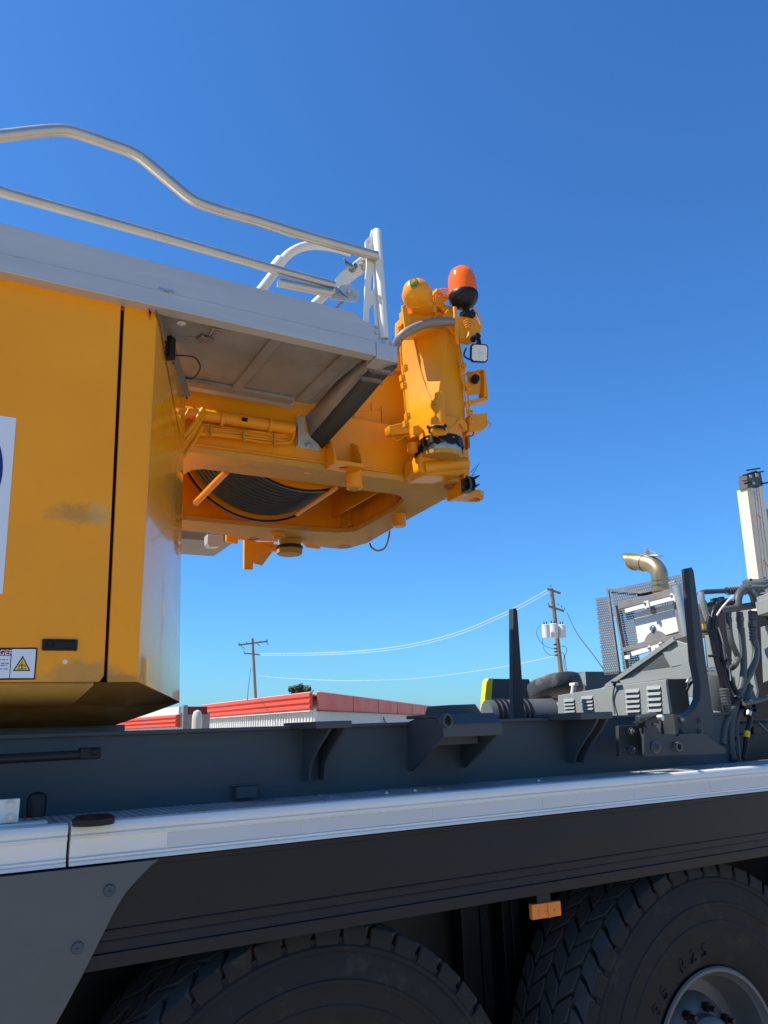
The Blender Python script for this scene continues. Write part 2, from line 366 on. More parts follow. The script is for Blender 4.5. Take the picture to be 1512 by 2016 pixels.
# white bracket with two bolts, black upright sleeve, on the deck at the left
wb = MB(); o0 = Yp(0, 1622, 2.47); o1 = Yp(40, 1572, 2.47)
wb.box((o0.x - 0.35, 2.47, o0.z), (o1.x, 2.485, o1.z)); wb.box((o0.x - 0.35, 2.455, o0.z - 0.01), (Yp(95, 1605, 2.46).x, 2.53, o0.z - 0.002))
wo = wb.build('white_bracket', 'white', C, bevel=0.002)
for q in ((20, 1583), (20, 1609)): bolt(wo, Yp(*q, 2.47), -Y3, pxr(Yp(*q, 2.47), 6.5), 'steel')
q0 = Yp(70, 1608, 2.53); q1 = Yp(70, 1560, 2.53); rr = pxr(q0, 18)
mb = MB(); mb.lathe([(rr, 0), (rr, q1.z - q0.z - rr * 0.6), (rr * 0.85, q1.z - q0.z - rr * 0.2), (rr * 0.4, q1.z - q0.z), (0.001, q1.z - q0.z + 0.002)], q0, Z3, 28); mb.build('black_sleeve', 'black', C)

# ---- main frame beam
BY = 2.72; BT = H + 0.008
XE = Yp(1442, 1450, BY).x
MB().box((-1.8, BY, DZ - 0.05), (XE, 3.05, BT - 0.014)).build('frame_beam', 'beam', C, label='deep dark grey longitudinal frame beam')
MB().box((-1.8, BY - 0.02, BT - 0.0135), (XE, 3.08, BT)).build('frame_flange', 'beam', C, bevel=0.002)
MB().box((-1.8, 4.75, 0.9), (XE, 5.18, BT - 0.02)).build('frame_beam', 'beam', C, label='far longitudinal frame beam')
MB().box((-1.8, 3.25, 0.75), (7.5, 4.55, DZ - 0.25)).build('chassis', 'blackm', C, label='black chassis between the wheels')
# web seams
for px in (597, 805, 822, 1113):
    x = Yp(px, 1480, BY).x
    mb = MB(); mb.box((x - 0.003, BY - 0.004, BT - 0.17), (x + 0.003, BY, BT - 0.014)); mb.build('weld_seam', 'beam', C)
# curved gussets under small cap plates
def gusset_pair(weblx, outer, cap, dx=None):
    XA = Yp(weblx, 1480, BY).x
    pts = [Xp(px, py, XA) for px, py in outer]
    ztop = BT - 0.014
    poly = [V((XA, BY, ztop))] + [V((XA, min(p.y, BY), min(p.z, ztop))) for p in pts] + [V((XA, BY, pts[-1].z))]
    Yo = pts[0].y
    XB = Yp(cap[2], cap[3] + 3, Yo).x
    for x in (XA, XB):
        MB().prism([V((x, p.y, p.z)) for p in poly], (0.012, 0, 0)).build('gusset', 'beam', C, bevel=0.0015)
    a = Yp(cap[0], cap[1], Yo - 0.012); b_ = Yp(cap[2] + 12, cap[1], Yo - 0.012)
    MB().box((a.x, Yo - 0.012, ztop + 0.0005), (b_.x, BY - 0.021, ztop + pxr(a, 14))).build('cap_plate', 'beam', C, bevel=0.003)
    MB().box((a.x + .02, BY - 0.02, BT + 0.0005), (b_.x, BY + 0.1, ztop + pxr(a, 14))).build('cap_plate', 'beam', C, bevel=0.003)
gusset_pair(597, [(650, 1424), (648, 1432), (640, 1448), (626, 1470), (614, 1492), (609, 1510), (607, 1538)], (622, 1411, 681, 1424))
gusset_pair(1113, [(1175, 1411), (1174, 1420), (1166, 1436), (1150, 1458), (1138, 1478), (1132, 1490), (1130, 1502)], (1143, 1399, 1194, 1410))
# hooded support bracket
XA = Yp(803, 1470, BY).x
Yf = Xp(872, 1452, XA).y
zt = BT - 0.002
a0 = Xp(872, 1452, XA); zf0 = a0.z; zf1 = Yp(930, 1424, Yf).z
XB = Yp(985, 1445, Yf).x
for x in (XA, XB - 0.014):
    MB().prism([(x, BY, zt - 0.16), (x, BY, zt + 0.001), (x, BY - 0.06, zt + 0.012), (x, Yf + 0.05, zt + 0.012), (x, Yf, zf1 - 0.004), (x, Yf, zf0), (x, BY - 0.012, zt - 0.185)], (0.014, 0, 0)).build('hood_side_plate', 'beam', C, bevel=0.0015)
hx0, hx1 = XA + 0.0145, XB - 0.0145
MB().sheet([(Yf - 0.012, zf0), (Yf + 0.002, zf0), (Yf + 0.002, zf1 - 0.004), (Yf + 0.04, zt + 0.012), (BY, zt + 0.012), (BY, zt + 0.026), (Yf + 0.035, zt + 0.026), (Yf - 0.012, zf1)], XA - 0.004, XB + 0.004).build('hood_shell', 'beam', C, bevel=0.004)
MB().box((hx0, Yf + 0.02, zf0 + 0.004), (hx1, BY - 0.002, zf0 + 0.016)).build('hood_shelf', 'beam', C)
MB().box((hx0 + 0.22, Yf + 0.11, zf0 - 0.03), (hx1 - 0.2, BY - 0.002, zf0 + 0.003)).build('hood_shelf', 'beam', C)
# top block with the bevelled ends + lifting tube
tb = [Yp(x, y, BY - 0.09) for x, y in ((877, 1402), (882, 1388), (937, 1386), (948, 1402))]
MB().prism([V((p.x, BY - 0.09, p.z)) for p in tb] + [V((tb[3].x, BY - 0.09, zt + 0.02)), V((tb[0].x, BY - 0.09, zt + 0.02))], (0, 0.16, 0)).build('stop_block', 'beam', C, bevel=0.006)
q = Yp(876, 1419, Yf - 0.004)
mb = MB(); mb.lathe([(0.019, 0.0), (0.026, 0.0), (0.026, -0.016), (0.019, -0.016), (0.019, 0.012), (0.001, 0.012)], q, V((-0.25, 1, 0)), 28); tt = mb.build('tube_socket', 'beam', C)
mb = MB(); mb.lathe([(0.001, 0.0), (0.0185, 0.0)], q + V((-0.0005, 0.009, 0)) + V((0.25, -1, 0)).normalized() * 0.012, V((-0.25, 1, 0)), 24); mb.build('socket_hole', 'black', tt)
# handrail stored against the web (left)
p0 = Yp(-260, 1508, 2.575); p1 = Yp(158, 1486, 2.575); rr = pxr(p1, 9)
ro = MB().cyl(p0, p1, rr, 20).build('stowed_bar', 'blackm', C)
a = Yp(176, 1483, 2.585); mb = MB(); mb.obox(a, X3 * 0.030, Y3 * 0.028, V((0, 0, 1)) * pxr(a, 11)); mb.cyl(a + V((0.01, -0.03, 0.004)), a + V((0.01, -0.042, 0.004)), 0.010, 16); mb.build('bar_clip', 'black', ro, bevel=0.004)
# small box on web
a = Yp(482, 1560, BY - 0.02)
mb = MB(); mb.box((a.x - 0.035, BY - 0.035, a.z - 0.018), (a.x + 0.04, BY, a.z + 0.02)); mb.box((a.x - 0.048, BY - 0.012, a.z + 0.0205), (a.x + 0.053, BY, a.z + 0.027)); mb.build('junction_box', 'beam', C, bevel=0.002)
# small things at the foot of the web between bracket and gussets
for px, py in ((845, 1571), (1180, 1545), (905, 1566)):
    a = Zp(px, py, DZ); mb = MB(); mb.lathe([(0.001, 0.006), (0.006, 0.005), (0.009, 0), (0.009, -0.006)], V((a.x, max(a.y, 2.56), DZ)), Z3, 12); mb.build('deck_bolt', 'steel', C)

# ---- skirt panel below
ZS0 = DZ - 0.1125; ZS1 = H - 0.256 * 2.4
def zf(t): return ZS0 + (ZS1 - ZS0) * t
MB().sheet([(2.44, zf(0)), (2.405, zf(0)), (2.405, zf(.055)), (2.412, zf(.06)), (2.412, zf(.635)), (2.4085, zf(.64)), (2.4085, zf(.65)), (2.413, zf(.655)), (2.413, zf(.74)), (2.411, zf(.745)), (2.411, zf(.755)), (2.413, zf(.76)),
            (2.412, zf(.85)), (2.406, zf(.858)), (2.406, zf(.995)), (2.41, zf(1)), (2.45, zf(1)), (2.45, zf(.98))], -1.6, 7.5).build('side_skirt', 'skirt', C, bevel=0.0008)
# fender panel (left) with two plugs
out = [(312, 1691), (300, 1702), (270, 1732), (246, 1760), (225, 1795), (200, 1845), (160, 1925), (128, 1985), (100, 2035), (60, 2120), (10, 2220)]
pl = [Yp(x, y, 2.386) for x, y in out]
ztopf = ZS0 - 0.001
poly = [V((pl[0].x, 2.386, ztopf))] + [V((p.x, 2.386, min(p.z, ztopf - 0.002))) for p in pl] + [V((-1.6, 2.386, pl[-1].z)), V((-1.6, 2.386, ztopf))]
fp = MB().prism(poly, (0, 0.006, 0)).build('fender_panel', 'grey', C, bevel=0.0025, label='flat grey fender panel with a cut away corner')
for x, y in ((215, 1753), (152, 1866)):
    q = Yp(x, y, 2.386); r = pxr(q, 12); mb = MB(); mb.lathe([(0.001, 0.004), (r * .15, 0.004), (r * .2, 0.0055), (r * .85, 0.005), (r, 0.0)], q, -Y3, 28); mb.build('round_plug', 'plug', fp)
# amber marker lamp
lp = [Yp(x, y, 2.425) for x, y in ((1047, 1781), (1104, 1773), (1106, 1803), (1049, 1812))]
la = MB().prism(lp, (0, 0.02, 0)).build('marker_lamp', 'amberd', C, bevel=0.003, label='amber side marker lamp under the skirt')
mb = MB()
for x, y, r in ((1061, 1797, 5), (1075, 1797, 5), (1091, 1792, 3)):
    q = Yp(x, y, 2.425); mb.lathe([(0.001, 0.002), (pxr(q, r) * .5, 0.003), (pxr(q, r), 0.0)], q, -Y3, 14)
q0, q1 = Yp(1078, 1779, 2.424), Yp(1082, 1807, 2.424); mb.bar(q0, q1, 0.004, 0.004, -Y3)
mb.build('lamp_reflector', 'amberd', la)
q = Yp(1066, 1765, 2.44); MB().box((q.x - 0.03, 2.43, Yp(1070, 1778, 2.43).z), (q.x + 0.035, 2.50, ZS1 + 0.03)).build('lamp_bracket', 'skirt', la, bevel=0.002)
# things behind between the wheels
for px, r in ((955, 0.03), (1000, 0.02), (1018, 0.02), (930, 0.05)):
    q = Yp(px, 1850, 3.0); MB().box((q.x - r, 3.0, 0.6), (q.x + r, 3.06, 1.75)).build('hanger_bracket', 'blackm', C, bevel=0.004)
MB().box((-1.6, 3.1, 0.9), (7.5, 3.16, 1.75)).build('inner_frame', 'blackm', C)

# ---- wheels
TY = 2.425; TR = 0.755; TW = 0.445
def make_wheel(cx):
    c = V((cx, TY, 0.755))
    L = MB()   # rim and hub, local to wheel centre
    L.lathe([(0.352, 0.035), (0.357, 0.028), (0.350, 0.022), (0.338, 0.022), (0.332, 0.035), (0.318, 0.05), (0.312, 0.10), (0.300, 0.15), (0.285, 0.17), (0.235, 0.175), (0.225, 0.150), (0.20, 0.12), (0.17, 0.11), (0.165, 0.075), (0.15, 0.06), (0.13, 0.055), (0.125, 0.02), (0.09, 0.0), (0.001, -0.004)], (0, 0, 0), Y3, 72)
    wh = L.build('wheel', 'rim', C, bevel=0)
    wh.location = c; wh.matrix_parent_inverse = Matrix.Translation(-C.location)
    t = MB(); hw = TW / 2; yc = hw
    prof = [(0.352, 0.045), (0.375, 0.030), (0.40, 0.018), (0.45, 0.008), (0.50, 0.004), (0.505, 0.001), (0.53, 0.000), (0.535, 0.003), (0.585, 0.001), (0.588, -0.002), (0.60, -0.002), (0.603, 0.002), (0.64, 0.006), (0.675, 0.014), (0.678, 0.008), (0.69, 0.010), (0.70, 0.020), (TR - 0.040, 0.022), (TR - 0.032, 0.045)]
    prof += [(TR - 0.026, 0.10), (TR - 0.024, yc)]
    prof = prof + [(r, TW - y) for r, y in reversed(prof[:-1])]
    t.lathe(prof, (0, 0, 0), Y3, 96)
    tyre = t.build('tyre', 'rubber', wh, ang=28)
    # tread blocks
    tb = MB(); sls = [MB(), MB()]; N = 46; ts_ = [0.0, .2, .40, .60, .80, 1.0]; sk = [0.0, .55, .05, .65, .10, .62]; off = [0, .35, .0, .5, .2]
    def P(s, tt, r):
        edge = abs(tt - 0.5) * 2
        th = 2 * math.pi * s / N; rr = r - 0.012 * edge ** 4
        return V((math.sin(th) * rr, 0.022 + tt * (TW - 0.044), math.cos(th) * rr))
    for j in range(5):
        t0, t1 = ts_[j], ts_[j + 1]; gT = 0.016; gS = 0.085
        for k in range(N):
            s0, s1 = sk[j] + off[j] + k, sk[j + 1] + off[j] + k
            if j in (0, 4):
                base = [(s0 + gS, t0 + (gT if j else 0)), (s0 + 1 - gS, t0 + (gT if j else 0)), ((s0 + s1) / 2 + 1 - gS + .10, (t0 + t1) / 2), (s1 + 1 - gS, t1 - (gT if j < 4 else 0)), (s1 + gS, t1 - (gT if j < 4 else 0)), ((s0 + s1) / 2 + gS + .10, (t0 + t1) / 2)]
            else:
                base = [(s0 + gS, t0 + gT), (s0 + .5, t0 + gT - .012), (s0 + 1 - gS, t0 + gT), (s1 + 1 - gS, t1 - gT), (s1 + .5, t1 - gT + .012), (s1 + gS, t1 - gT)]
            top = [tb.bm.verts.new(P(s, tt, TR + 0.004)) for s, tt in base]; bot = [tb.bm.verts.new(P(s, tt, TR - 0.03)) for s, tt in base]
            n = len(base)
            tb.bm.faces.new(top)
            for i in range(n): tb.bm.faces.new([top[i], bot[i], bot[(i + 1) % n], top[(i + 1) % n]])
            if j in (0, 4):   # shoulder lug running down the sidewall
                tt = 0 if j == 0 else 1; yy = 0.012 if j == 0 else TW - 0.012; yb = 0.0225 if j == 0 else TW - 0.0225
                sl_ = sls[0 if j == 0 else 1]
                sa, sb = (s0, s0) if j == 0 else (s1, s1)
                pr = []
                for s in (sa + gS, sa + 1 - gS):
                    th = 2 * math.pi * s / N
                    pr.append([V((math.sin(th) * r, y, math.cos(th) * r)) for r, y in ((TR - 0.0085, yb), (TR - 0.040, yy), (TR - 0.062, yy + (0.004 if j == 0 else -0.004)), (TR - 0.05, yb + (0.02 if j == 0 else -0.02)))])
                a_, b2 = [[sl_.bm.verts.new(p) for p in row] for row in pr]
                for i in range(3): sl_.bm.faces.new([a_[i], a_[i + 1], b2[i + 1], b2[i]])
                sl_.bm.faces.new(a_); sl_.bm.faces.new(b2[::-1])
    tb.build('tread', 'tread', tyre, bevel=0.003, ang=25, seg=1); 
    for q_ in sls: q_.build('shoulder_lugs', 'rubber', tyre, bevel=0.003, seg=1)
    # raised size lettering on the sidewall
    txt = '445/95 R25'; R0 = 0.407; size = 0.072; ang0 = R(-90); step = R(9.3)
    for rep in (0, math.pi):
        for i, ch in enumerate(txt):
            if ch == ' ': continue
            th = ang0 + rep + i * step
            rad = V((math.sin(th), 0, math.cos(th))); tan = V((math.cos(th), 0, -math.sin(th)))
            tx = MB(); put_text(tx, ch, size, rad * R0 - tan * 0.02 + V((0, 0.011, 0)), tan, rad, V((0, -1, 0)), 0.006, 1.0); tx.build('raised_character', 'rubber', tyre)
    mb = MB()
    for k in range(10):
        th = 2 * math.pi * k / 10 + 0.2; p = V((math.sin(th) * 0.192, 0.115, math.cos(th) * 0.192))
        nb = MB(); nb.prism(circle(p, 0.019, X3, Z3, 6), (0, -0.03, 0)); nb.cyl(p + V((0, -0.03, 0)), p + V((0, -0.055, 0)), 0.011, 12); nb.build('wheel_nut', 'blackm' if k != 7 else 'steel', wh, bevel=0.001)
    return wh
def copy_tree(o, parent=None):
    c = o.copy(); COL.objects.link(c)
    if parent: c.parent = parent
    for ch in list(o.children): copy_tree(ch, c)
    return c
w1 = make_wheel(1.165 * 2.425)
w1.rotation_euler = (0, 0.03, 0)
w2 = copy_tree(w1); w2.location = V((0.441 * 2.425, TY, 0.755)); w2.rotation_euler = (0, 1.9, 0)
w3 = copy_tree(w1); w3.location = V((-0.62, TY, 0.755)); w3.rotation_euler = (0, 2.9, 0)
w4 = copy_tree(w1); w4.location = V((4.6, TY, 0.755)); w4.rotation_euler = (0, 0.9, 0)

# ---- bracket assembly + stakes at the right end of the beam
bp = MB()
def slot(x0, y0, x1, y1, Yv): return [Yp(x0, y0, Yv), Yp(x1, y0, Yv), Yp(x1, y1, Yv), Yp(x0, y1, Yv)]
bp.prism([Yp(x, y, 2.585) for x, y in ((1217.5, 1429), (1262, 1427), (1262, 1487), (1219, 1489))], (0, 0.018, 0), [slot(1221, 1436, 1234, 1444, 2.585), slot(1222, 1471, 1236, 1479, 2.585)])
bpo = bp.build('mounting_plate', 'darkgrey', C, bevel=0.0015)
for x, y in ((1243, 1441), (1244, 1475)): bolt(bpo, Yp(x, y, 2.584), -Y3, pxr(Yp(x, y, 2.58), 6.5), 'grey')
for x in (1261, 1266):
    a = Yp(x, 1427, 2.57); z1 = Yp(x, 1489, 2.57).z; MB().box((a.x, 2.505, z1), (a.x + 0.010, 2.60, a.z)).build('flange_plate', 'darkgrey', C, bevel=0.001)
mp = MB().prism([Yp(x, y, 2.49) for x, y in ((1267, 1429), (1291, 1428), (1303, 1445), (1386, 1445), (1427, 1473), (1430, 1479), (1428, 1483), (1417, 1484), (1269, 1489))], (0, 0.014, 0)).build('bracket_plate', 'darkgrey', C, bevel=0.0015)
q = Yp(1290, 1471, 2.489); r = pxr(q, 9.5)
mb = MB(); mb.lathe([(r * 1.25, 0), (r * 1.25, 0.005), (r * .95, 0.006), (r * .95, 0.012), (r * .6, 0.013), (r * .55, 0.02)], q, -Y3, 28); mb.build('washer', 'grey', mp); bolt(mp, q + V((0, -0.013, 0)), -Y3, r * .55)
q = Yp(1331, 1470, 2.489); r = pxr(q, 9)
mb = MB(); mb.lathe([(r, 0), (r, 0.02), (r * .66, 0.02), (r * .66, 0.002)], q, -Y3, 28); po = mb.build('pipe_stub', 'grey', mp)
mb = MB(); mb.lathe([(r * .66, 0.004), (0.001, 0.004)], q, -Y3, 20); mb.build('stub_bore', 'black', po)
# roller and cover on top
a = Yp(1255, 1418, 2.52); b_ = Yp(1292, 1412, 2.49)
mb = MB(); mb.cyl(a, b_, pxr(a, 10), 20); mb.build('locking_roller', 'darkgrey', C, bevel=0.002)
mb = MB(); q = Yp(1296, 1413, 2.46); mb.cyl(q, q + V((0.006, -0.02, 0)), pxr(q, 6.5), 20); mb.build('roller_cap', 'steel', C, bevel=0.001)
q = Yp(1277, 1424, 2.48); MB().cyl(q, q + V((0, 0.06, 0)), pxr(q, 9), 20).build('locking_roller', 'darkgrey', C, bevel=0.002)
mb = MB(); mb.bar(Yp(1252, 1424, 2.50), Yp(1286, 1408, 2.50), 0.05, 0.004); mb.build('roller_cover', 'blackm', C)
# stake
stake = [(1355, 1118), (1362, 1116.5), (1366, 1124), (1404, 1406), (1404, 1445), (1301, 1446), (1301, 1411), (1335, 1409), (1355, 1406), (1370, 1394), (1378, 1376), (1379, 1345), (1370, 1299)]
sp = [Yp(x, y, 2.56) for x, y in stake]
sfar = [Yp(x, y, 2.56) for x, y in ((1355, 1118), (1362, 1116.5), (1366, 1124), (1407, 1430), (1381, 1430), (1370, 1299))]
for dy, nm in ((0, None), (1.42, 'far slim twin of the tapered stake')):
    so = MB().prism([p + V((0, dy, 0)) for p in (sfar if dy else sp)], (0, 0.045, 0)).build('stake', 'darkgrey', C, bevel=0.004, label='tall tapered grey steel stake' if not dy else nm)
    if not dy:
        for x, y in ((1325, 1419), (1343, 1419), (1378, 1419), (1343, 1441), (1378, 1440), (1326, 1441)):
            bolt(so, Yp(x, y, 2.558), -Y3, pxr(Yp(x, y, 2.56), 4.5), 'grey')
q = Yp(1318, 1427, 2.53); MB().box((q.x - 0.012, 2.49, q.z - 0.05), (q.x + 0.004, 2.556, q.z + 0.045)).build('stiffener', 'darkgrey', C, bevel=0.001)

# ================================================================ UPPER WORKS
HY = 2.55
ZB = Yp(205, 1343, HY).z
def at(p, z): return V((p.x, p.y, z))
dt0, dt1 = Yp(239, 594, HY), Yp(204.5, 1336, HY)
ztd = dt0.z
smd = M['yellow_door']
s1 = Yp(150, 1012, HY); s2 = Yp(165, 1325, HY); s3 = Yp(240, 1335, HY)
smudge(smd, [((s1.x, HY, s1.z), (0.11, 0.2, 0.045), 0.55, (0.33, 0.19, 0.06)), ((s2.x, HY, s2.z - 0.01), (0.16, 0.2, 0.055), 0.7, (0.45, 0.24, 0.06)), ((s3.x, HY, s3.z - 0.01), (0.12, 0.2, 0.03), 0.8, (0.40, 0.19, 0.04)),
             ((Yp(196, 1012, HY).x, HY, Yp(196, 1012, HY).z), (0.05, 0.2, 0.05), 0.5, (0.62, 0.38, 0.12))])
door = MB().prism([(-1.5, HY, ztd), (dt0.x, HY, ztd), (dt1.x, HY, ZB + 0.02), (dt1.x - 0.012, HY, ZB + 0.001), (-1.5, HY, ZB + 0.001)], (0, 0.03, 0)).build('housing_door', smd, C, bevel=0.004, label='wide yellow side door of the machinery housing')
MB().box((-1.5, HY + 0.04, ZB + 0.01), (Yp(240, 900, HY).x + 0.1, HY + 0.06, ztd - 0.01)).build('door_frame', 'black', C)
# rear corner cladding: flat strip + raked corner face
P0 = Yp(270, 1343, HY); A = Yp(291, 599, HY); A = V((P0.x, HY, ztd))
P1 = V((0.766, 3.05, 0)); nrm = V((P1.y - P0.y, -(P1.x - P0.x), 0)).normalized()
def ch(px, py): return Np(px, py, P0, nrm)
cf = [ch(306, 604), ch(321, 655), ch(366, 778), ch(362, 900), ch(357, 1060), ch(354, 1383)]
mb = MB(); bm = mb.bm
f0 = Yp(246, 595, HY); f1 = Yp(211, 1342, HY)
L = [bm.verts.new(p) for p in (V((f0.x, HY, ztd)), A, P0, V((f1.x, HY, ZB)))]
CFV = [bm.verts.new(p) for p in cf]
bm.faces.new(L); bm.faces.new([L[1]] + CFV + [L[2]])
cc = mb.build('corner_cladding', 'yellow_corner', C, ang=60, label='glossy yellow rear corner panel of the housing')
cc.data.materials.append(M['yellow_door'])
for f_ in cc.data.polygons:
    if abs(f_.normal.y) > 0.98: f_.material_index = 1
md = cc.modifiers.new('thick', 'SOLIDIFY'); md.thickness = 0.02; md.offset = -1 if False else 1
md2 = cc.modifiers.new('bevel', 'BEVEL'); md2.width = 0.014; md2.segments = 4; md2.limit_method = 'ANGLE'; md2.angle_limit = R(40)
pe = cf[-1]
# tucked lower faces
U1 = Yp(138, 1386, 2.75); zu = U1.z
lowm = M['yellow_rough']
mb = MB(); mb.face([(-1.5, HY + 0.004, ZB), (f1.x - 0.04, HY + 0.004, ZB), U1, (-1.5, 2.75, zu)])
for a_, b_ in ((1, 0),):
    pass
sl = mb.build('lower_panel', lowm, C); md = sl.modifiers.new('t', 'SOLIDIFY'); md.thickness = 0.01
mb = MB()
for x0 in (-8, 3):
    for k in range(9):
        y = 1358 + k * 3.2; xa = 46 - k * 1.6 - (0 if x0 > 0 else 46); xb = xa - 38
        t = (y - 1343) / (1386 - 1343)
        pa, pb = [Np(xx, y, (0, HY + 0.004, ZB), V((0, -(ZB - zu), -(2.75 - HY))).normalized()) for xx in (xa, xb)]
        mb.bar(pa, pb, 0.002, 0.004, (0, 1, 1))
mb.build('vent_slots', 'yellow', sl)
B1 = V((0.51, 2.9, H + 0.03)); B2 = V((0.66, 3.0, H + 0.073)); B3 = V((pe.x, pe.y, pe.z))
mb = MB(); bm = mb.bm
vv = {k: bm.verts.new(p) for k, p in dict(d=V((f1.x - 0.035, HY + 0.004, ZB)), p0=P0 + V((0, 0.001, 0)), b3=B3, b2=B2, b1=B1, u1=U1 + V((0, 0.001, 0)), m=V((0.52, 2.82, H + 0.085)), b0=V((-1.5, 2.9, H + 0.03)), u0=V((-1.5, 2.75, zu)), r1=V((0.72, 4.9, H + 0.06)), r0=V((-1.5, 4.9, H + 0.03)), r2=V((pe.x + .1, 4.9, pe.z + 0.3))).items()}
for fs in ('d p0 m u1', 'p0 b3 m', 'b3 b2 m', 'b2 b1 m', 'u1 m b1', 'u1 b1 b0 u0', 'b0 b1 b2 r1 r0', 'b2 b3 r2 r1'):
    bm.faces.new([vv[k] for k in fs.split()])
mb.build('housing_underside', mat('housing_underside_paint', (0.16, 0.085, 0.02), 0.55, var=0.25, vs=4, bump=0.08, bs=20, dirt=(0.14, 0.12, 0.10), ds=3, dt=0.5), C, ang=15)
# rear wall of the housing (hidden side) and roof under the platform
MB().prism([(pe.x - 0.02, pe.y, ZB), (0.86, 3.6, ZB), (0.9, 5.1, ZB), (-1.5, 5.1, ZB), (-1.5, 2.62, ZB), (0.3, 2.62, ZB)], (0, 0, 0.75)).build('housing_body', 'yellow', C)
MB().box((-1.6, 3.0, H + 0.009), (0.56, 4.9, H + 0.031)).build('turntable_deck', 'guard', C)
# raised seat of turntable
MB().lathe([(1.0, 0.0), (1.0, 0.24)], (-0.9, 3.9, H - 0.21), Z3, 64).build('slewing_ring', 'blackm', C)
# door handle, label, white vinyl with the blue disc
hp = [Yp(x, y, HY - 0.001) for x, y in ((83, 1258), (153, 1259), (152, 1281.5), (82, 1281))]
ho = MB().prism(hp, (0, -0.006, 0)).build('door_handle', 'black', door, bevel=0.003)
q = Yp(99, 1267, HY - 0.007); r = pxr(q, 6.5); mb = MB(); mb.lathe([(r, 0), (r * .9, 0.002), (r * .5, -0.003), (0.001, -0.003)], q, -Y3, 24); mb.build('lock_cylinder', 'blackm', ho)
mb = MB(); mb.prism([Yp(x, y, HY - 0.007) for x, y in ((108, 1262.5), (147, 1263), (146, 1277.5), (107, 1277))], (0, -0.003, 0)); mb.build('handle_lever', 'black', ho, bevel=0.002)
def plate(px, D, th, name, material, par, bevel=0.0): return MB().prism([Yp(x, y, D) for x, y in px], (0, -th, 0)).build(name, material, par, bevel=bevel)
sg = plate(((-95, 1276), (74, 1275), (69, 1338), (-99, 1340)), HY - 0.0005, 0.0012, 'warning_label', 'black', door)
sg['label'] = 'danger label with a red heading and a yellow warning triangle'
plate(((-92, 1279), (22, 1278), (18, 1335), (-96, 1337)), HY - 0.0018, 0.0006, 'label_text_field', 'signw', sg)
plate(((24, 1278), (71, 1278), (66.5, 1335), (19.5, 1335)), HY - 0.0018, 0.0006, 'label_picture_field', 'signw', sg)
plate(((-92, 1279), (22.5, 1278), (21.5, 1291), (-93, 1292)), HY - 0.0026, 0.0004, 'label_heading', 'signr', sg)
mb = MB(); o = Yp(-40, 1289, HY - 0.0031); e = Yp(22, 1288, HY - 0.0031)
put_text(mb, 'DANGER', (e.x - o.x) / 3.75 * 1.0, o + V((0.004, 0, 0)), X3, Z3, -Y3, 0.0003, 0.95); mb.build('label_word', 'signw', sg)
mb = MB()
for k, (a_, b_) in enumerate(((1299, 16), (1306, 18), (1310, 14), (1317, 17))):
    x = -60
    while x < b_ - 2:
        wd = random.uniform(5, 11); p, q = Yp(x, a_, HY - 0.0026), Yp(min(x + wd, b_), a_, HY - 0.0026); mb.bar(p, q, 0.0003, 0.0022, (0, 0, 1)); x += wd + 2.2
mb.build('label_small_print', 'black', sg)
plate(((45, 1291), (60, 1321), (25, 1321)), HY - 0.0026, 0.0003, 'triangle_border', 'black', sg)
plate(((45, 1295.5), (56.5, 1319), (28.5, 1319)), HY - 0.0030, 0.0004, 'triangle_field', 'signy', sg)
mb = MB(); mb.lathe([(0.001, 0.0003), (0.0022, 0)], Yp(43.5, 1304, HY - 0.0036), -Y3, 12)
for p, q in (((43.5, 1306), (43, 1317)), ((38, 1309), (43.5, 1310)), ((43.5, 1310), (49, 1309)), ((38, 1309), (37, 1313)), ((49, 1309), (50, 1313)), ((35, 1317), (51, 1317))):
    mb.bar(Yp(*p, HY - 0.0036), Yp(*q, HY - 0.0036), 0.0003, 0.0022)
mb.build('triangle_figure', 'black', sg)
vp = plate(((-60, 812), (32, 823), (5, 1170), (-60, 1640)), HY - 0.0005, 0.0008, 'white_vinyl', 'signw', door)
vp.data.clear_geometry()
mb = MB(); a_, b_ = Yp(32, 823, HY - 0.0005), Yp(5, 1170, HY - 0.0005)
mb.prism([V((a_.x - 1.0, a_.y, a_.z)), a_, b_, V((a_.x - .09, a_.y, ZB + .3)), V((a_.x - 1.0, a_.y, ZB + .3))], (0, -0.0008, 0)); bpy.data.objects.remove(vp)
vp = mb.build('white_vinyl', 'signw', door, label='white vinyl panel with a blue disc')
q = Yp(5, 932, HY - 0.0014); r = 0.27; mb = MB(); mb.lathe([(0.001, 0.0006), (r, 0.0006), (r, 0)], q - V((r, 0, 0)), -Y3, 72); mb.build('blue_disc', 'blue', vp)
# bolts/paint chips
for x, y in ((128, 1303),):
    q = Yp(x, y, HY); mb = MB(); mb.lathe([(0.001, 0.0006), (0.005, 0.0003), (0.007, 0)], q, -Y3, 9); mb.build('paint_chip', 'white', door)

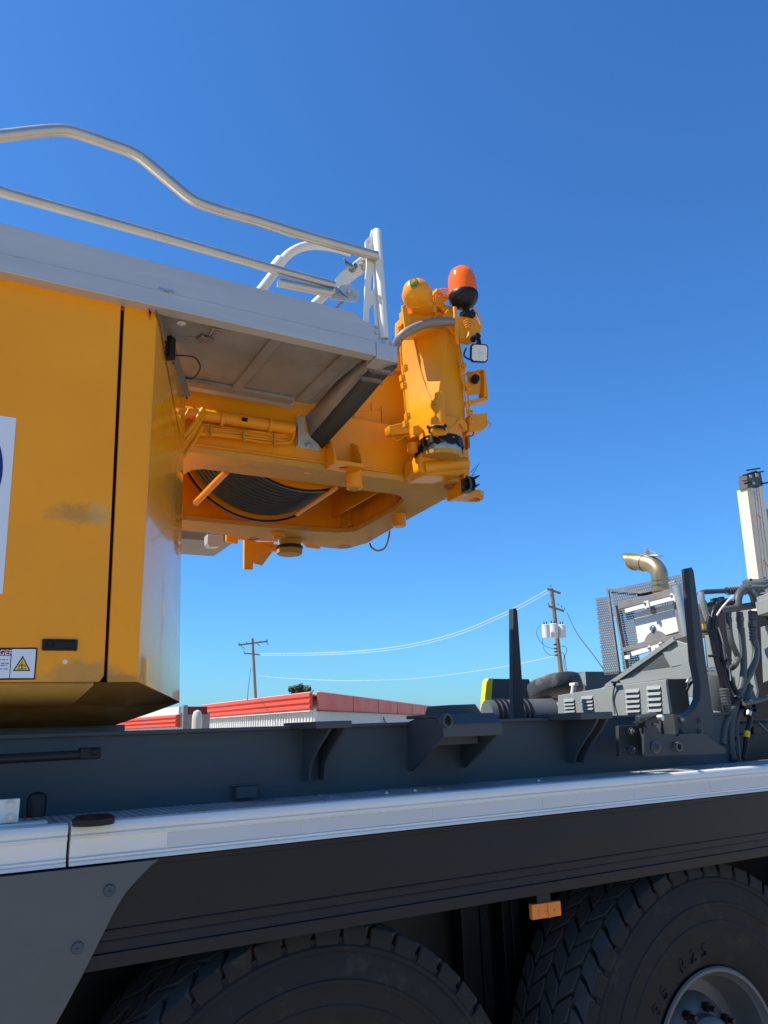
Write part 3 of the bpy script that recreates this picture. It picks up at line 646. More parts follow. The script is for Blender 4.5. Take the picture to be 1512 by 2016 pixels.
# ---- platform
PY_ = 2.5
zpb = Yp(350, 612, PY_).z; zpm = Yp(350, 579, PY_).z; zpt = Yp(350, 526, PY_).z
xe = Yp(741, 690, PY_).x; xe2 = Yp(783, 700, PY_).x
plat = MB().sheet([(PY_, zpb), (PY_, zpm - 0.0025), (PY_ + 0.018, zpm - 0.0025), (PY_ + 0.018, zpb + 0.014), (PY_ + 0.055, zpb + 0.014), (PY_ + 0.055, zpb)], -1.6, xe - 0.002).build('walkway_fascia', 'alu', C, bevel=0.002, label='grey aluminium edge beam of the walkway')
MB().box((xe + 0.001, PY_ - 0.001, zpb - 0.01), (xe2, PY_ + 0.10, zpm - 0.004)).build('fascia_end_cap', 'alu', C, bevel=0.003)
tp = [Yp(x, y, PY_ + 0.004) for x, y in ((699, 618), (703, 621), (716, 632), (742, 642), (744, 672))]
MB().prism([(-1.6, PY_ + 0.004, zpt), (tp[0].x, PY_ + 0.004, zpt)] + tp[1:4] + [V((tp[3].x + 0.002, PY_ + 0.004, zpm)), (-1.6, PY_ + 0.004, zpm)], (0, 0.004, 0)).build('toe_board', 'alu', C, bevel=0.001)
q = Yp(328, 572, PY_ - 0.002); mb = MB()
for dx in (-0.018, 0.018): mb.lathe([(0.001, 0.004), (0.009, 0.003), (0.011, 0)], q + V((dx, 0.005, 0)), -Y3, 12)
mb.obox(q, X3 * 0.02, Y3 * 0.003, Z3 * 0.003); mb.build('toe_board_clip', 'steel', C)
for y in (645, 657): bolt(C, Yp(741, y, PY_ + 0.003), -Y3, 0.006, 'steel')
Yi = 3.10
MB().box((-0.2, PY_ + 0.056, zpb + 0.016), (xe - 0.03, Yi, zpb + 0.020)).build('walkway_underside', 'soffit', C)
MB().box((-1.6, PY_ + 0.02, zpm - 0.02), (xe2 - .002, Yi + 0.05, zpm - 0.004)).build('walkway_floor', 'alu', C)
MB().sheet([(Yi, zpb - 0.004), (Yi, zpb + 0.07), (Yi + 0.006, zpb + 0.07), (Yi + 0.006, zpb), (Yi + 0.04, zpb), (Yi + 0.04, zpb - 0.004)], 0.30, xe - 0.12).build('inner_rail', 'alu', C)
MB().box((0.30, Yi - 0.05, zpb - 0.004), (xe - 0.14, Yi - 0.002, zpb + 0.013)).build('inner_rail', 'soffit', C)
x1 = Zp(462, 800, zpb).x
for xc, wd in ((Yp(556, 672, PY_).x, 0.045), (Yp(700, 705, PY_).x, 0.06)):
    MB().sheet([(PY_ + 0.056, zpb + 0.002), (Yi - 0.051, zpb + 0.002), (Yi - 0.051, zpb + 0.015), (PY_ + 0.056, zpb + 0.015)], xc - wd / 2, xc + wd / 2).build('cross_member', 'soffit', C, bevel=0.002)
# hole, latch, connector and cable under the walkway
q = Zp(357, 637, zpb + 0.0155); mb = MB(); mb.lathe([(0.017, 0), (0.012, -0.002), (0.001, -0.002)], q, Z3, 20); mb.build('sunlit_hole_disc', 'white', C)  # white disc paints the sunlight coming through a round hole
q = Zp(404, 667, zpb + 0.01)
mb = MB(); mb.obox(q, V((.028, .01, 0)), V((-.006, .018, 0)), (0, 0, .008)); mb.cyl(q + V((0.02, -0.05, -0.004)), q, 0.004, 10); mb.build('latch', 'wet', C, bevel=0.002)
mb = MB(); a_ = Zp(421, 645, zpb + 0.01); mb.bar(q + V((0.01, -0.01, 0)), a_, 0.007, 0.004); mb.bar(a_ - V((.03, 0, 0)), a_ + V((.03, 0, 0)), 0.006, 0.008); b_ = Zp(356, 664, zpb + 0.01); mb.bar(q, b_, 0.003, 0.003); mb.build('latch_rod', 'steel', C)
q = ch(331, 690) + V((0.0, -0.02, 0.0))
mb = MB(); mb.obox(q, V((0.012, 0.012, 0)), V((-0.012, 0.012, 0)), (0, 0, 0.045))
for k in range(4): mb.cyl(q + V((-0.012, -0.012, -0.03 + k * 0.02)), q + V((-0.02, -0.024, -0.03 + k * 0.02)), 0.006, 8)
mb.build('cable_connector', 'black', C, bevel=0.003)
zc = zpb - 0.02
cb = [ch(338, 700), Zp(360, 700, zc), Zp(385, 705, zc), Zp(394, 725, zc), Zp(380, 745, zc), Zp(362, 746, zc), Zp(366, 775, zc), Zp(371, 797, zc)]
MB().tube(cb, 0.003, 8, 6).build('cable', 'bhose', C)
MB().tube([ch(340, 715), Zp(352, 720, zc), Zp(356, 750, zc), Zp(362, 775, zc), Zp(367, 800, zc)], 0.004, 8, 6).build('cable', 'bhose', C)
# grey strip plate along the cut of the corner panel
mb = MB(); mb.prism([ch(303, 604) + V((.004, .01, 0)), ch(322, 612) + V((.004, .01, 0)), ch(372, 778) + V((.004, .01, 0)), ch(364, 778) + V((.004, .01, 0)), ch(320, 655) + V((.004, .01, 0))], (0.006, 0.0, 0)); mb.build('cut_edge_plate', 'guard', C)

# ---- diagonal bracket from the walkway end to the yellow frame
bx = Yp(752, 706, PY_ + 0.02).x
foot = Xp(607, 884, bx)
WY = 3.2
xt_, xf_ = Yp(752, 708, PY_ + 0.03).x, Yp(612, 884, WY - 0.02).x
def BR(px, py, dx=0.0):
    t = max(0, min(1, (py - 708) / 176)); return Xp(px, py, xt_ + (xf_ - xt_) * t + dx)
def strip(l1, l2, nm, material, th=0.005):
    mb = MB(); bm = mb.bm; r1 = [bm.verts.new(p) for p in l1]; r2 = [bm.verts.new(p) for p in l2]
    for i in range(len(l1) - 1): bm.faces.new([r1[i], r1[i + 1], r2[i + 1], r2[i]])
    ob = mb.build(nm, material, C, ang=60); md = ob.modifiers.new('t', 'SOLIDIFY'); md.thickness = th; return ob
L1 = [(740, 714), (717, 737), (665, 798), (604, 868)]
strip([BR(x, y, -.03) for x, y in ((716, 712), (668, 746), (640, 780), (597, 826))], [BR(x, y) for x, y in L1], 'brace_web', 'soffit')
L2 = [(783, 722), (755, 748), (706, 806), (630, 888)]
strip([BR(x, y) for x, y in L1], [BR(x, y, .07) for x, y in L2], 'brace_flange', 'beam')
strip([BR(x, y, .07) for x, y in L2], [BR(x, y, .07) + V((0, .01, .09)) for x, y in L2], 'brace_web', 'grey')
for a, b in (((728, 727), (771, 733)), ((712, 744), (752, 751))):
    MB().bar(BR(*a) - V((0, 0, .004)), BR(*b, .07) - V((0, 0, .004)), 0.03, 0.014).build('brace_tie', 'guard', C, bevel=.001)
fp0 = [Yp(x, y, WY - 0.006) for x, y in ((583, 822), (600, 818), (602, 850), (629, 868), (629, 889), (583, 879))]
fo = MB().prism(fp0, (0, 0.006, 0)).build('brace_foot', 'alu', C, bevel=0.001)
bolt(fo, Yp(607, 878, WY - 0.007), -Y3, 0.014, 'steel')
MB().box((fp0[0].x - 0.004, WY - 0.045, fp0[5].z), (fp0[0].x, WY - 0.0065, fp0[0].z)).build('foot_flange', 'alu', fo)

# ---- handrails
RY = 2.53
def rail(pts, r, name='handrail', material='tube', par=C, smooth=5, seg=20):
    return MB().tube([Yp(x, y, RY if len(p) == 0 else p[0]) for x, y, *p in pts], r, seg, smooth).build(name, material, par, ang=50)
rtop = [(-330, 300), (-150, 281), (0, 267), (60, 260), (105, 256), (135, 257), (170, 267), (210, 281), (250, 295), (275, 308), (300, 328), (345, 366), (372, 388), (395, 400), (430, 412), (500, 432), (600, 463), (741, 503)]
r_ = 0.0218
rail([(x, y + 1) for x, y in rtop], r_, 'top_rail')
rail([(-330, 290), (0, 377), (300, 461), (560, 536), (657, 562)], 0.0185, 'mid_rail', smooth=1)
rail([(548, 556), (600, 567), (652, 577)], 0.019, 'mid_rail', smooth=1)
rail([(505, 582, RY + 0.1), (540, 537, RY + 0.1), (563, 505, RY + 0.1), (590, 488, RY + 0.1), (620, 483, RY + 0.1), (660, 488, RY + 0.1), (690, 497, RY + 0.1)], 0.019, 'folding_hoop', 'white')
rail([(540, 528, RY + 0.09), (553, 512, RY + 0.09)], 0.0235, 'hoop_sleeve', 'white', smooth=1)
lk = rail([(618, 600, RY + 0.12), (657, 565, RY + 0.08), (672, 552, RY + .08)], 0.019, 'folding_link', 'white', smooth=1)
# tapered link
a_, b_ = Yp(664, 556, RY + 0.06), Yp(722, 513, RY + 0.06)
mb = MB(); d = (b_ - a_).normalized(); n_ = d.cross(Y3).normalized()
mb.prism([a_ + n_ * 0.014, a_ + d * 0.05 + n_ * 0.026, b_ + n_ * 0.030, b_ + d * 0.02 + n_ * 0.012, b_ + d * 0.02 - n_ * 0.02, b_ - n_ * 0.032, a_ + d * 0.06 - n_ * 0.030, a_ - n_ * 0.018], (0, 0.035, 0)); lo = mb.build('hinge_arm', 'white', C, bevel=0.006, seg=3)
a_, b_ = Yp(680, 517, RY + 0.03), Yp(698, 525, RY + 0.03)
mb = MB(); mb.bar(a_, b_, 0.008, 0.014); mb.cyl(b_ + V((0, -.01, 0)), b_ + V((0, 0.03, 0)), 0.012, 14); mb.cyl(a_, a_ + V((-0.006, 0, 0.018)), 0.005, 10); mb.build('spring_pin', 'wet', lo, bevel=0.001)
for x, y in ((717, 513), (716, 529), (712, 521)): bolt(lo, Yp(x, y, RY + 0.058), -Y3, 0.008, 'steel')
hp = plate(((650, 590), (668, 562), (690, 560), (698, 572), (707, 573), (706, 590), (702, 595), (690, 595)), RY + 0.02, 0.005, 'hinge_plate', 'alu', C, 0.001)
for x, y, rr in ((688, 578, 0.011), (700, 585, 0.004)): bolt(hp, Yp(x, y, RY + 0.014), -Y3, rr, 'steel')
mb = MB(); mb.bar(Yp(660, 566, RY), Yp(684, 588, RY), 0.006, 0.008); mb.build('hinge_spring', 'wet', hp)
rail([(655, 575), (658, 579)], 0.024, 'rail_end_knob', 'tube', smooth=1)
MB().bar(Yp(676, 592, RY + .03), Yp(660, 608, RY + .06), 0.006, 0.008).build('small_strut', 'guard', C)
# end post: plate with two openings + round tube
PX = Yp(745, 560, RY + 0.0).x
outer = [(732, 452), (738, 449), (743, 452), (748, 560), (751, 640), (753, 668), (715, 668), (716, 633), (719, 555), (722, 520), (719, 476), (723, 470), (729, 465)]
h1 = [(735, 535), (737, 545), (737, 566), (734, 572), (730, 572), (731, 548), (733, 537)]
h2 = [(726, 660), (727, 610), (732, 600), (737, 597), (739, 620), (741, 660)]
h3 = [(727, 472), (728.5, 474), (728, 478), (726, 480), (725.5, 476)]
D = RY + 0.022
MB().prism([Yp(x, y, D) for x, y in outer], (0, 0.008, 0), [[Yp(x, y, D) for x, y in h] for h in (h1, h2, h3)]).build('post_plate', 'white', C, bevel=0.001)
a_, b_ = Yp(742, 455, D - 0.012), Yp(757, 668, D - 0.012)
MB().tube([b_, a_, a_ + V((0, 0, 0.006))], [0.019, 0.019, 0.014], 20, 1).build('post_tube', 'white', C, ang=50)
q = Yp(757, 676, PY_ + 0.03); mb = MB(); mb.lathe([(0.024, 0), (0.03, -0.01), (0.034, -0.03)], V((b_.x + .006, D - 0.012, zpm + 0.03)), Z3, 20); mb.build('post_socket', 'alu', C)

# ---- yellow counterweight frame
ZC = H + 1.20
outer = [(330, 888), (376, 890.5), (641, 926), (697, 934.5), (800, 947), (835, 951), (858, 947)]
lc = Zp(887, 957, ZC); lr = pxr(lc, 29) * 1.04
outer += []
def zl(pts, z): return [Zp(x, y, z) for x, y in pts]
lug = circle(lc, lr, X3, Y3, 40)
O = zl(outer, ZC)
# lug arc from the near side round the tip to the rear
ang = lambda p: math.atan2(p.y - lc.y, p.x - lc.x)
arc = circle(lc, lr, X3, Y3, 22, R(-150), R(40))
O2 = zl([(872, 985), (797, 1026), (768, 1043), (723, 1069), (685, 1080), (670, 1081), (632, 1077), (608, 1069), (535, 1061), (474, 1057), (330, 1041)], ZC)
hole = zl([(361, 935), (376, 926), (401, 923.5), (492, 936), (678, 959), (710, 965), (778, 973), (790, 978), (796, 987), (778, 1005), (702, 1045), (685, 1048), (665, 1049), (614, 1046), (474, 1034), (358, 1023), (340, 1015), (335, 950)], ZC)
fr = MB().prism(O + arc + O2, (0, 0, 0.03), [hole]).build('counterweight_frame', 'framey', C, bevel=0.003, label='yellow underside ring of the counterweight frame')
mb = MB(); mb.prism([p + V((0, 0, 0.075)) for p in circle(lc, lr * 1.0, X3, Y3, 40)], (0, 0, 0.03)); mb.build('hinge_lug', 'yellow', C, bevel=0.003)
mb = MB(); r = pxr(lc, 13); mb.lathe([(r * 1.05, 0.001), (r * 1.05, -0.002), (r * .8, -0.002), (r * .8, -0.012), (0.001, -0.012)], lc, Z3, 28); mb.build('hinge_pin', 'rust', C)
tipp = zl([(868, 984), (900, 987), (925, 989), (945, 988), (952, 983), (953, 977), (945, 973.5), (905, 971), (880, 975)], ZC + 0.031)
MB().prism([p for p in tipp], (0, 0, 0.03), [zl([(921, 986), (927, 982), (938, 980), (946, 982), (944, 986), (933, 988)], ZC + 0.031)]).build('towing_eye', 'yellow', C, bevel=0.003)
MB().box((0.55, WY, ZC + 0.0305), (lc.x - lr - 0.02, WY + 0.016, ZC + 0.30)).build('side_web', 'yellow', C, bevel=0.001)
mb = MB(); mb.box((0.55, WY - 0.012, ZC + 0.0305), (1.95, WY - 0.0005, ZC + 0.037)); mb.build('weld_bead', 'yellow', C)
# inner walls and top seen through the opening
wl_ = [p + V((0, 0, 0.031)) for p in hole[4:16]]; ctr = V((1.4, 3.9, 0))
of = [V((p.x - ctr.x, p.y - ctr.y, 0)).normalized() for p in wl_]
MB().prism([p + n_ * .03 for p, n_ in zip(wl_, of)] + [p + n_ * .045 for p, n_ in zip(wl_[::-1], of[::-1])], (0, 0, 0.58)).build('inner_wall', 'yellow', C)
for k in (2, 5, 7, 8):
    p, n_ = wl_[k], of[k]; MB().bar(p + n_ * .02 + V((0, 0, .01)), p + n_ * .02 + V((0, 0, .56)), .03, .03, n_).build('inner_rib', 'yellow', C, bevel=.002)
pw = Zp(640, 1048, ZC + .031)
MB().prism([V((pw.x, 3.55, ZC + .10)), V((pw.x, 4.4, ZC + .10)), V((pw.x, 4.4, ZC + .6)), V((pw.x, 3.55, ZC + .6))], (.015, 0, 0)).build('cross_wall', 'yellow', C)
MB().box((0.6, 4.52, ZC + 0.031), (2.0, 4.54, ZC + 0.62)).build('side_web', 'yellow', C)
MB().box((0.6, 3.22, ZC + 0.63), (2.3, 4.6, ZC + 0.64)).build('added_top_plate', 'yellow', C)  # plate added over the frame to keep the interior dark
MB().box((0.56, 3.45, ZC + 0.031), (0.575, 4.5, ZC + 0.62)).build('cross_wall', 'yellow_rough', C)
# drum
dc = V((1.47, 0, H + 1.185 + 0.5))
def scal():
    pr = []; y = 3.52; n = 13; dy = (4.12 - 3.52) / n
    for k in range(n):
        for t in (0, .25, .5, .75): pr.append((0.446 + 0.034 * math.sin(math.pi * t) ** 0.6 , y + (k + t) * dy))
    pr.append((0.458, 4.12)); return pr
mb = MB(); mb.lathe(scal(), V((dc.x, 0, dc.z)), Y3, 120); rp = mb.build('rope_winding', mat('wire_rope', (0.065, 0.078, 0.09), 0.45, 0.2, var=0.15, vs=30), C, ang=35)
for y0, rr in ((3.485, 0.497), (4.125, 0.50)):
    mb = MB(); mb.lathe([(0.001, 0), (rr * .96, 0), (rr, -0.008), (rr, 0.022), (rr * .97, 0.03), (0.001, 0.03)], V((dc.x, y0, dc.z)), Y3, 120); fl = mb.build('drum_flange', 'yellow', C, bevel=0.001, ang=30)
    mb = MB(); mb.lathe([(rr + .001, 0.002), (rr + .012, 0.002), (rr + .012, 0.018), (rr + .001, 0.018)], V((dc.x, y0, dc.z)), Y3, 120, True); mb.build('flange_rim', 'blackm', fl)
for th in (-1.15, -0.95, -1.75, -2.1):
    p = V((dc.x + math.cos(th) * 0.42, 3.484, dc.z + math.sin(th) * 0.42)); bolt(C, p, -Y3, 0.012, 'blackm' if th == -0.95 else 'yellow')
def ztube(p, q, rpx, nm='guard_bar', material='yellow', Yv=(3.45, 3.6)):
    a_, b_ = Yp(*p, Yv[0]), Yp(*q, Yv[1]); return MB().cyl(a_, b_, pxr(a_, rpx), 16).build(nm, material, C)
ztube((446, 928), (386, 990), 7, Yv=(3.42, 3.9))
ztube((662, 960), (585, 1012), 5, Yv=(3.42, 3.95))
# stubs under the frame
def stub(px, py, rpx, h, dz=0.0, material='yellow', nm='pin_boss', cap=True):
    c = Zp(px, py, ZC + dz); r = pxr(c, rpx); mb = MB()
    mb.lathe([(0.001, -h), (r * .8, -h), (r * .93, -h + 0.004), (r, -h + 0.012), (r, 0.06), (0.001, 0.06)], c, Z3, 32)
    o = mb.build(nm, material, C, ang=30)
    if cap:
        mb = MB(); mb.lathe([(r * .62, -h - .0005), (r * .62, -h - 0.003), (0.001, -h - 0.003)], c, Z3, 24); mb.build('boss_cap', 'yellow_rough', o)
    return o
stub(697, 937, 16.5, 0.07); stub(785, 1013, 14, 0.075, cap=False); stub(548, 1050, 14, 0.03)
for px, py in ((679, 1076), (498, 1061)):
    c = Zp(px, py, ZC); mb = MB(); r = pxr(c, 13); mb.lathe([(r, 0), (r, -0.002), (r * .7, -0.003), (r * .66, 0.002), (0.001, 0.002)], c, Z3, 24); mb.build('plugged_hole', 'rust', C)
c = Zp(570, 1082, ZC - 0.06); r = pxr(c, 25)
mb = MB(); mb.lathe([(0.001, -0.035), (r * .9, -0.035), (r, -0.028), (r, 0.0), (r * .98, 0.02), (r * .9, 0.03), (r * .9, 0.09)], c, Z3, 36); rb = mb.build('rear_foot', 'yellow_rough', C, ang=30)
mb = MB(); mb.lathe([(r * 1.02, 0.0), (r * 1.05, 0.006), (r * 1.05, 0.02), (r * 1.0, 0.024)], c, Z3, 36); mb.build('seal_ring', 'blackm', rb)
# far bracket and ragged tabs behind
D4 = 4.95
MB().prism([Yp(x, y, D4) for x, y in ((481, 1058), (498, 1058), (505, 1066), (540, 1066), (535, 1085), (512, 1095), (499, 1108), (498, 1121), (481, 1120))], (0, 0.03, 0)).build('lifting_bracket', 'yellow', C, bevel=0.003)
MB().prism([Yp(x, y, D4) for x, y in ((500, 1064), (530, 1070), (560, 1072), (552, 1085), (520, 1083), (499, 1110))], (0.08, 0.05, 0)).build('lifting_bracket', 'yellow', C, bevel=0.003)
MB().prism([Yp(x, y, 4.85) for x, y in ((446, 1052), (640, 1064), (630, 1080), (606, 1077), (598, 1068), (540, 1064), (470, 1061), (468, 1070), (446, 1065))], (0, 0.03, 0)).build('rear_fringe', 'yellow', C, bevel=0.002)
# far walkway (underside edge) and lamp block
MB().prism([Yp(x, y, 5.3) for x, y in ((300, 1036), (460, 1052), (460, 1068), (300, 1056))], (0, 0.5, 0)).build('far_walkway', 'guard', C)
MB().prism([Yp(x, y, 5.2) for x, y in ((408, 1052), (440, 1054), (440, 1068), (433, 1076), (414, 1076), (408, 1070))], (0, 0.08, 0)).build('lamp_block', 'alu', C, bevel=0.004)
# looped cable at the rear
MB().tube([Zp(767, 1046, ZC), Yp(765, 1060, 4.0), Yp(758, 1078, 4.0), Yp(744, 1084, 4.0), Yp(732, 1078, 4.0), Zp(728, 1070, ZC)], 0.006, 10, 6).build('cable_loop', 'yellow_rough', C)

# upright web panel behind the walkway bracket, with ribs and plates
ty = 3.26
tw = MB().prism([Yp(x, y, ty) for x, y in ((600, 930), (600, 820), (640, 800), (700, 750), (755, 700), (790, 690), (800, 760), (802, 800), (812, 945), (700, 936))], (0, 0.02, 0)).build('rear_side_panel', 'yellow', C, bevel=0.002)
for pts in (((690, 866), (697, 812), (748, 808), (753, 872)), ):
    plate(pts, ty - 0.0005, 0.008, 'cover_plate', 'yellow', tw, 0.002)
plate(((722, 867), (731, 867), (731, 873), (722, 873)), ty - 0.009, 0.003, 'square_hole', 'black', tw)
for a_, b_, wd in (((752, 800), (757, 940), 3), ((686, 830), (690, 872), 4), ((733, 795), (735, 815), 5), ((690, 874), (753, 878), 2)):
    mb = MB(); mb.bar(Yp(*a_, ty - 0.004), Yp(*b_, ty - 0.004), pxr(Yp(*a_, ty), wd), 0.01, Y3); mb.build('rib', 'yellow', tw)
for x, y in ((717, 848), (727, 853)):
    bolt(tw, Yp(x, y, ty - .009), -Y3, 0.007, 'yellow')
MB().prism([Yp(x, y, 3.5) for x, y in ((790, 720), (850, 720), (850, 960), (800, 950))], (0, 0.02, 0)).build('rear_panel', 'yellow_rough', C)
# lug with hole near the bracket
lz = ZC + 0.002
q0, q1 = Zp(661, 912, lz), Zp(711, 918, lz); xl, xr = Yp(640, 925, WY).x, Yp(697, 934, WY).x
mb = MB(); hc = Zp(677, 922, lz)
mb.prism([V((xl, WY - .001, lz)), V((xl, q0.y, lz)), V((xr, q0.y, lz)), V((xr, WY - .001, lz))], (0, 0, 0.018), [circle(hc, .024, X3, Y3, 24)]); lg = mb.build('pin_lug', 'yellow', C, bevel=0.002)
mb = MB(); mb.prism(circle(hc + V((0, 0, .008)), .0238, X3, Y3, 24), (0, 0, 0.004)); mb.build('lug_hole', 'rust', lg)
for xx in (xl, xr - .012):
    MB().prism([V((xx, q0.y, lz + .0185)), V((xx, q0.y + .01, lz + .06)), V((xx, q0.y + .05, lz + .13)), V((xx, WY - .001, lz + .16)), V((xx, WY - .001, lz + .0185))], (0.012, 0, 0)).build('lug_cheek', 'yellow', C, bevel=0.002)
# conduit, bundled lines along the web, hoses at the left
cy = 3.16
MB().tube([Yp(330, 806, cy), Yp(578, 845, cy)], pxr(Yp(450, 830, cy), 12), 20, 1).build('conduit', 'yellow', C)
for x in (436, 530):
    q = Yp(x, 825 if x < 500 else 838, cy); mb = MB(); mb.lathe([(0.034, -.008), (0.034, .008)], q, X3, 24); mb.build('conduit_clamp', 'yellow', C)
for k in range(8):
    dy = 836 + k * 2.6; pts = []
    for x in (392, 430, 480, 520, 560, 574, 580):
        yy = dy + (x - 392) * 0.115 + random.uniform(-2, 2) - (8 if x == 574 else 0) - (24 if x == 580 else 0)
        pts.append(Yp(x, yy, cy + 0.02 - k * 0.004 + random.uniform(-.006, .006)))
    MB().tube(pts, 0.0055, 8, 5).build('wire_line', 'yellow', C)
for x, y in ((415, 850), (480, 858), (540, 866)):
    q = Yp(x, y, cy - 0.02); mb = MB(); mb.obox(q, X3 * 0.004, Y3 * 0.008, Z3 * 0.032); mb.build('cable_tie', 'yellow_rough', C, bevel=0.002)
q = Yp(482, 826, cy - 0.035); mb = MB(); mb.obox(q, X3 * 0.012, Y3 * 0.004, Z3 * 0.008); mb.build('black_clip', 'black', C)
for (a_, b_, r) in (((352, 868), (400, 806), 6), ((348, 838), (372, 806), 4), ((350, 885), (405, 812), 4), ((355, 906), (398, 840), 5), ((352, 890), (392, 838), 3)):
    p, q = Yp(*a_, 3.12), Yp(*b_, 3.14); MB().tube([p, (p + q) / 2 + V((0.01, 0, 0.006)), q], pxr(p, r), 12, 5).build('hydraulic_hose', 'yellow', C)

# ---- hoisting cylinder column
c2 = Yp(862, 770, 2.92); c1 = Yp(913, 770, 2.92)
def along(px, py, p, d):   # plan point where the pixel's ray meets the vertical plane through p along d
    n = V((d[1], -d[0], 0)); return Np(px, py, p, n)
c3 = along(845, 770, c2, (-1, 1)); c4 = along(803, 770, c3, (-0.12, 1))
zt_, zb_ = Yp(868, 650, 2.92).z, Yp(860, 836, 2.92).z
c5 = V((c4.x, c4.y + 0.02, 0)); c6 = V((c1.x, c4.y + 0.02, 0))
ys_ = [628, 655, 700, 745, 776, 800, 838]
Ex = [884, 881, 876, 868, 862, 855.5, 859.5]; Rx = [812, 815, 824, 836, 847, 854.8, 858.8]; Sx = [791, 793, 796, 802, 804, 805, 808]; Qx = [904, 906, 908, 911, 913, 915, 918]
YR = [3.055, 3.055, 3.055, 3.02, 2.975, 2.923, 2.923]
mb = MB(); bm = mb.bm; rows = []
for k, y in enumerate(ys_):
    q_, e_, r2_, s_ = Yp(Qx[k], y, 2.92), Yp(Ex[k], y, 2.92), Yp(Rx[k], y, YR[k]), Yp(Sx[k], y, 3.12)
    zz = e_.z
    rows.append([bm.verts.new(p) for p in (at(q_, zz), e_, at(r2_, zz), at(s_, zz), V((s_.x, 3.16, zz)), V((q_.x, 3.16, zz)))])
for a_, b_ in zip(rows[:-1], rows[1:]):
    for i in range(6): bm.faces.new([a_[i], a_[(i + 1) % 6], b_[(i + 1) % 6], b_[i]])
bm.faces.new(rows[0]); bm.faces.new(rows[-1][::-1])
col = mb.build('hoist_column', 'yellow', C, bevel=0.004, seg=2, ang=14, label='faceted yellow hoisting column at the rear end')
MB().tube([at(Yp(Rx[k], ys_[k], YR[k] - .004), Yp(Ex[k], ys_[k], 2.92).z) for k in range(1, 6)], 0.0035, 8, 3).build('weld_seam', 'yellow_rough', C)
MB().cyl(Yp(866, 775, 2.925), Yp(868, 861, 2.925), pxr(Yp(866, 800, 2.92), 11), 24).build('sensor_tube', 'yellow', C, bevel=.004)
# cheeks above the head
plate(((789, 603), (797, 602), (803, 622), (818, 642), (832, 650), (812, 666), (797, 664)), 2.93, 0.012, 'head_cheek', 'yellow', C, 0.003)
plate(((785, 618), (791, 616), (793, 640), (788, 642)), 2.96, 0.03, 'side_lug', 'yellow', C, 0.003)
plate(((870, 622), (880, 610), (893, 625), (893, 660), (866, 632)), 2.90, 0.012, 'head_gusset', 'yellow', C, 0.003)
MB().prism([Yp(x, y, 2.94) for x, y in ((800, 616), (895, 612), (900, 650), (800, 650))], (0, 0.12, 0)).build('head_block', 'yellow', C, bevel=0.004)
# lower skirts of the column
plate(((880, 848), (902, 827), (907, 826), (918, 836), (918, 850), (912, 846), (904, 834), (884, 851)), 2.90, 0.01, 'skirt_plate', 'yellow', C, 0.002)
plate(((810, 840), (822, 838), (833, 848), (824, 860), (812, 856)), 3.0, 0.012, 'skirt_plate', 'yellow', C, 0.003)
plate(((848, 838), (878, 838), (880, 850), (876, 858), (852, 860), (846, 850)), 2.90, 0.02, 'skirt_plate', 'yellow', C, 0.006)
for x, y in ((843, 841), (877, 838)):
    q = Yp(x, y, 2.878); mb = MB(); mb.lathe([(0.001, 0.002), (0.008, 0.002), (0.010, 0)], q, -Y3, 14); mb.build('drain_hole', 'black', C)
# cylinder barrel with torn seal and disc foot
cc_ = Yp(868, 870, 3.0); r = pxr(cc_, 41)
def lv(y): return Yp(868, y, 3.0).z - cc_.z
mb = MB(); mb.lathe([(r * 1.03, lv(875)), (r * 1.03, lv(836)), (0.001, lv(836))], cc_, Z3, 48); mb.build('cylinder_barrel', 'yellow', C, ang=30)
mb = MB(); rz = [lv(886), lv(868)]
rnd = [1 + 0.05 * math.sin(5 * k) + random.uniform(-.02, .02) for k in range(48)]
for k in range(48):
    a0_, a1_ = 2 * math.pi * k / 48, 2 * math.pi * (k + 1) / 48; f0_, f1_ = rnd[k], rnd[(k + 1) % 48]
    zz0, zz1 = rz[0] + 0.012 * (f0_ - 1) * 10, rz[0] + 0.012 * (f1_ - 1) * 10
    P_ = lambda a, rr, z: cc_ + V((math.cos(a) * rr, math.sin(a) * rr, z))
    mb.face([P_(a0_, r * 1.06 * f0_, zz0), P_(a1_, r * 1.06 * f1_, zz1), P_(a1_, r * 1.04, rz[1]), P_(a0_, r * 1.04, rz[1])])
    mb.face([P_(a0_, r * .8, rz[0] + .01), P_(a1_, r * .8, rz[0] + .01), P_(a1_, r * 1.06 * f1_, zz1), P_(a0_, r * 1.06 * f0_, zz0)])
mb.build('torn_seal', 'black', C, ang=60)
mb = MB(); mb.lathe([(r * .97, lv(872)), (r * .97, lv(894)), (r * .95, lv(896))], cc_, Z3, 48); ro_ = mb.build('cylinder_rod', 'wet', C)
mb = MB(); mb.lathe([(r * .965, lv(893)), (r * .95, lv(901)), (r * .9, lv(903)), (0.001, lv(903))], cc_, Z3, 48); mb.build('rod_foot', 'yellow_rough', C, ang=30)
q = Yp(861, 862, 2.90); mb = MB(); mb.lathe([(0.042, lv(868)), (0.042, lv(862)), (0.03, lv(860))], V((q.x, 2.9, cc_.z)), Z3, 28); mb.build('rubber_boot', 'black', C)
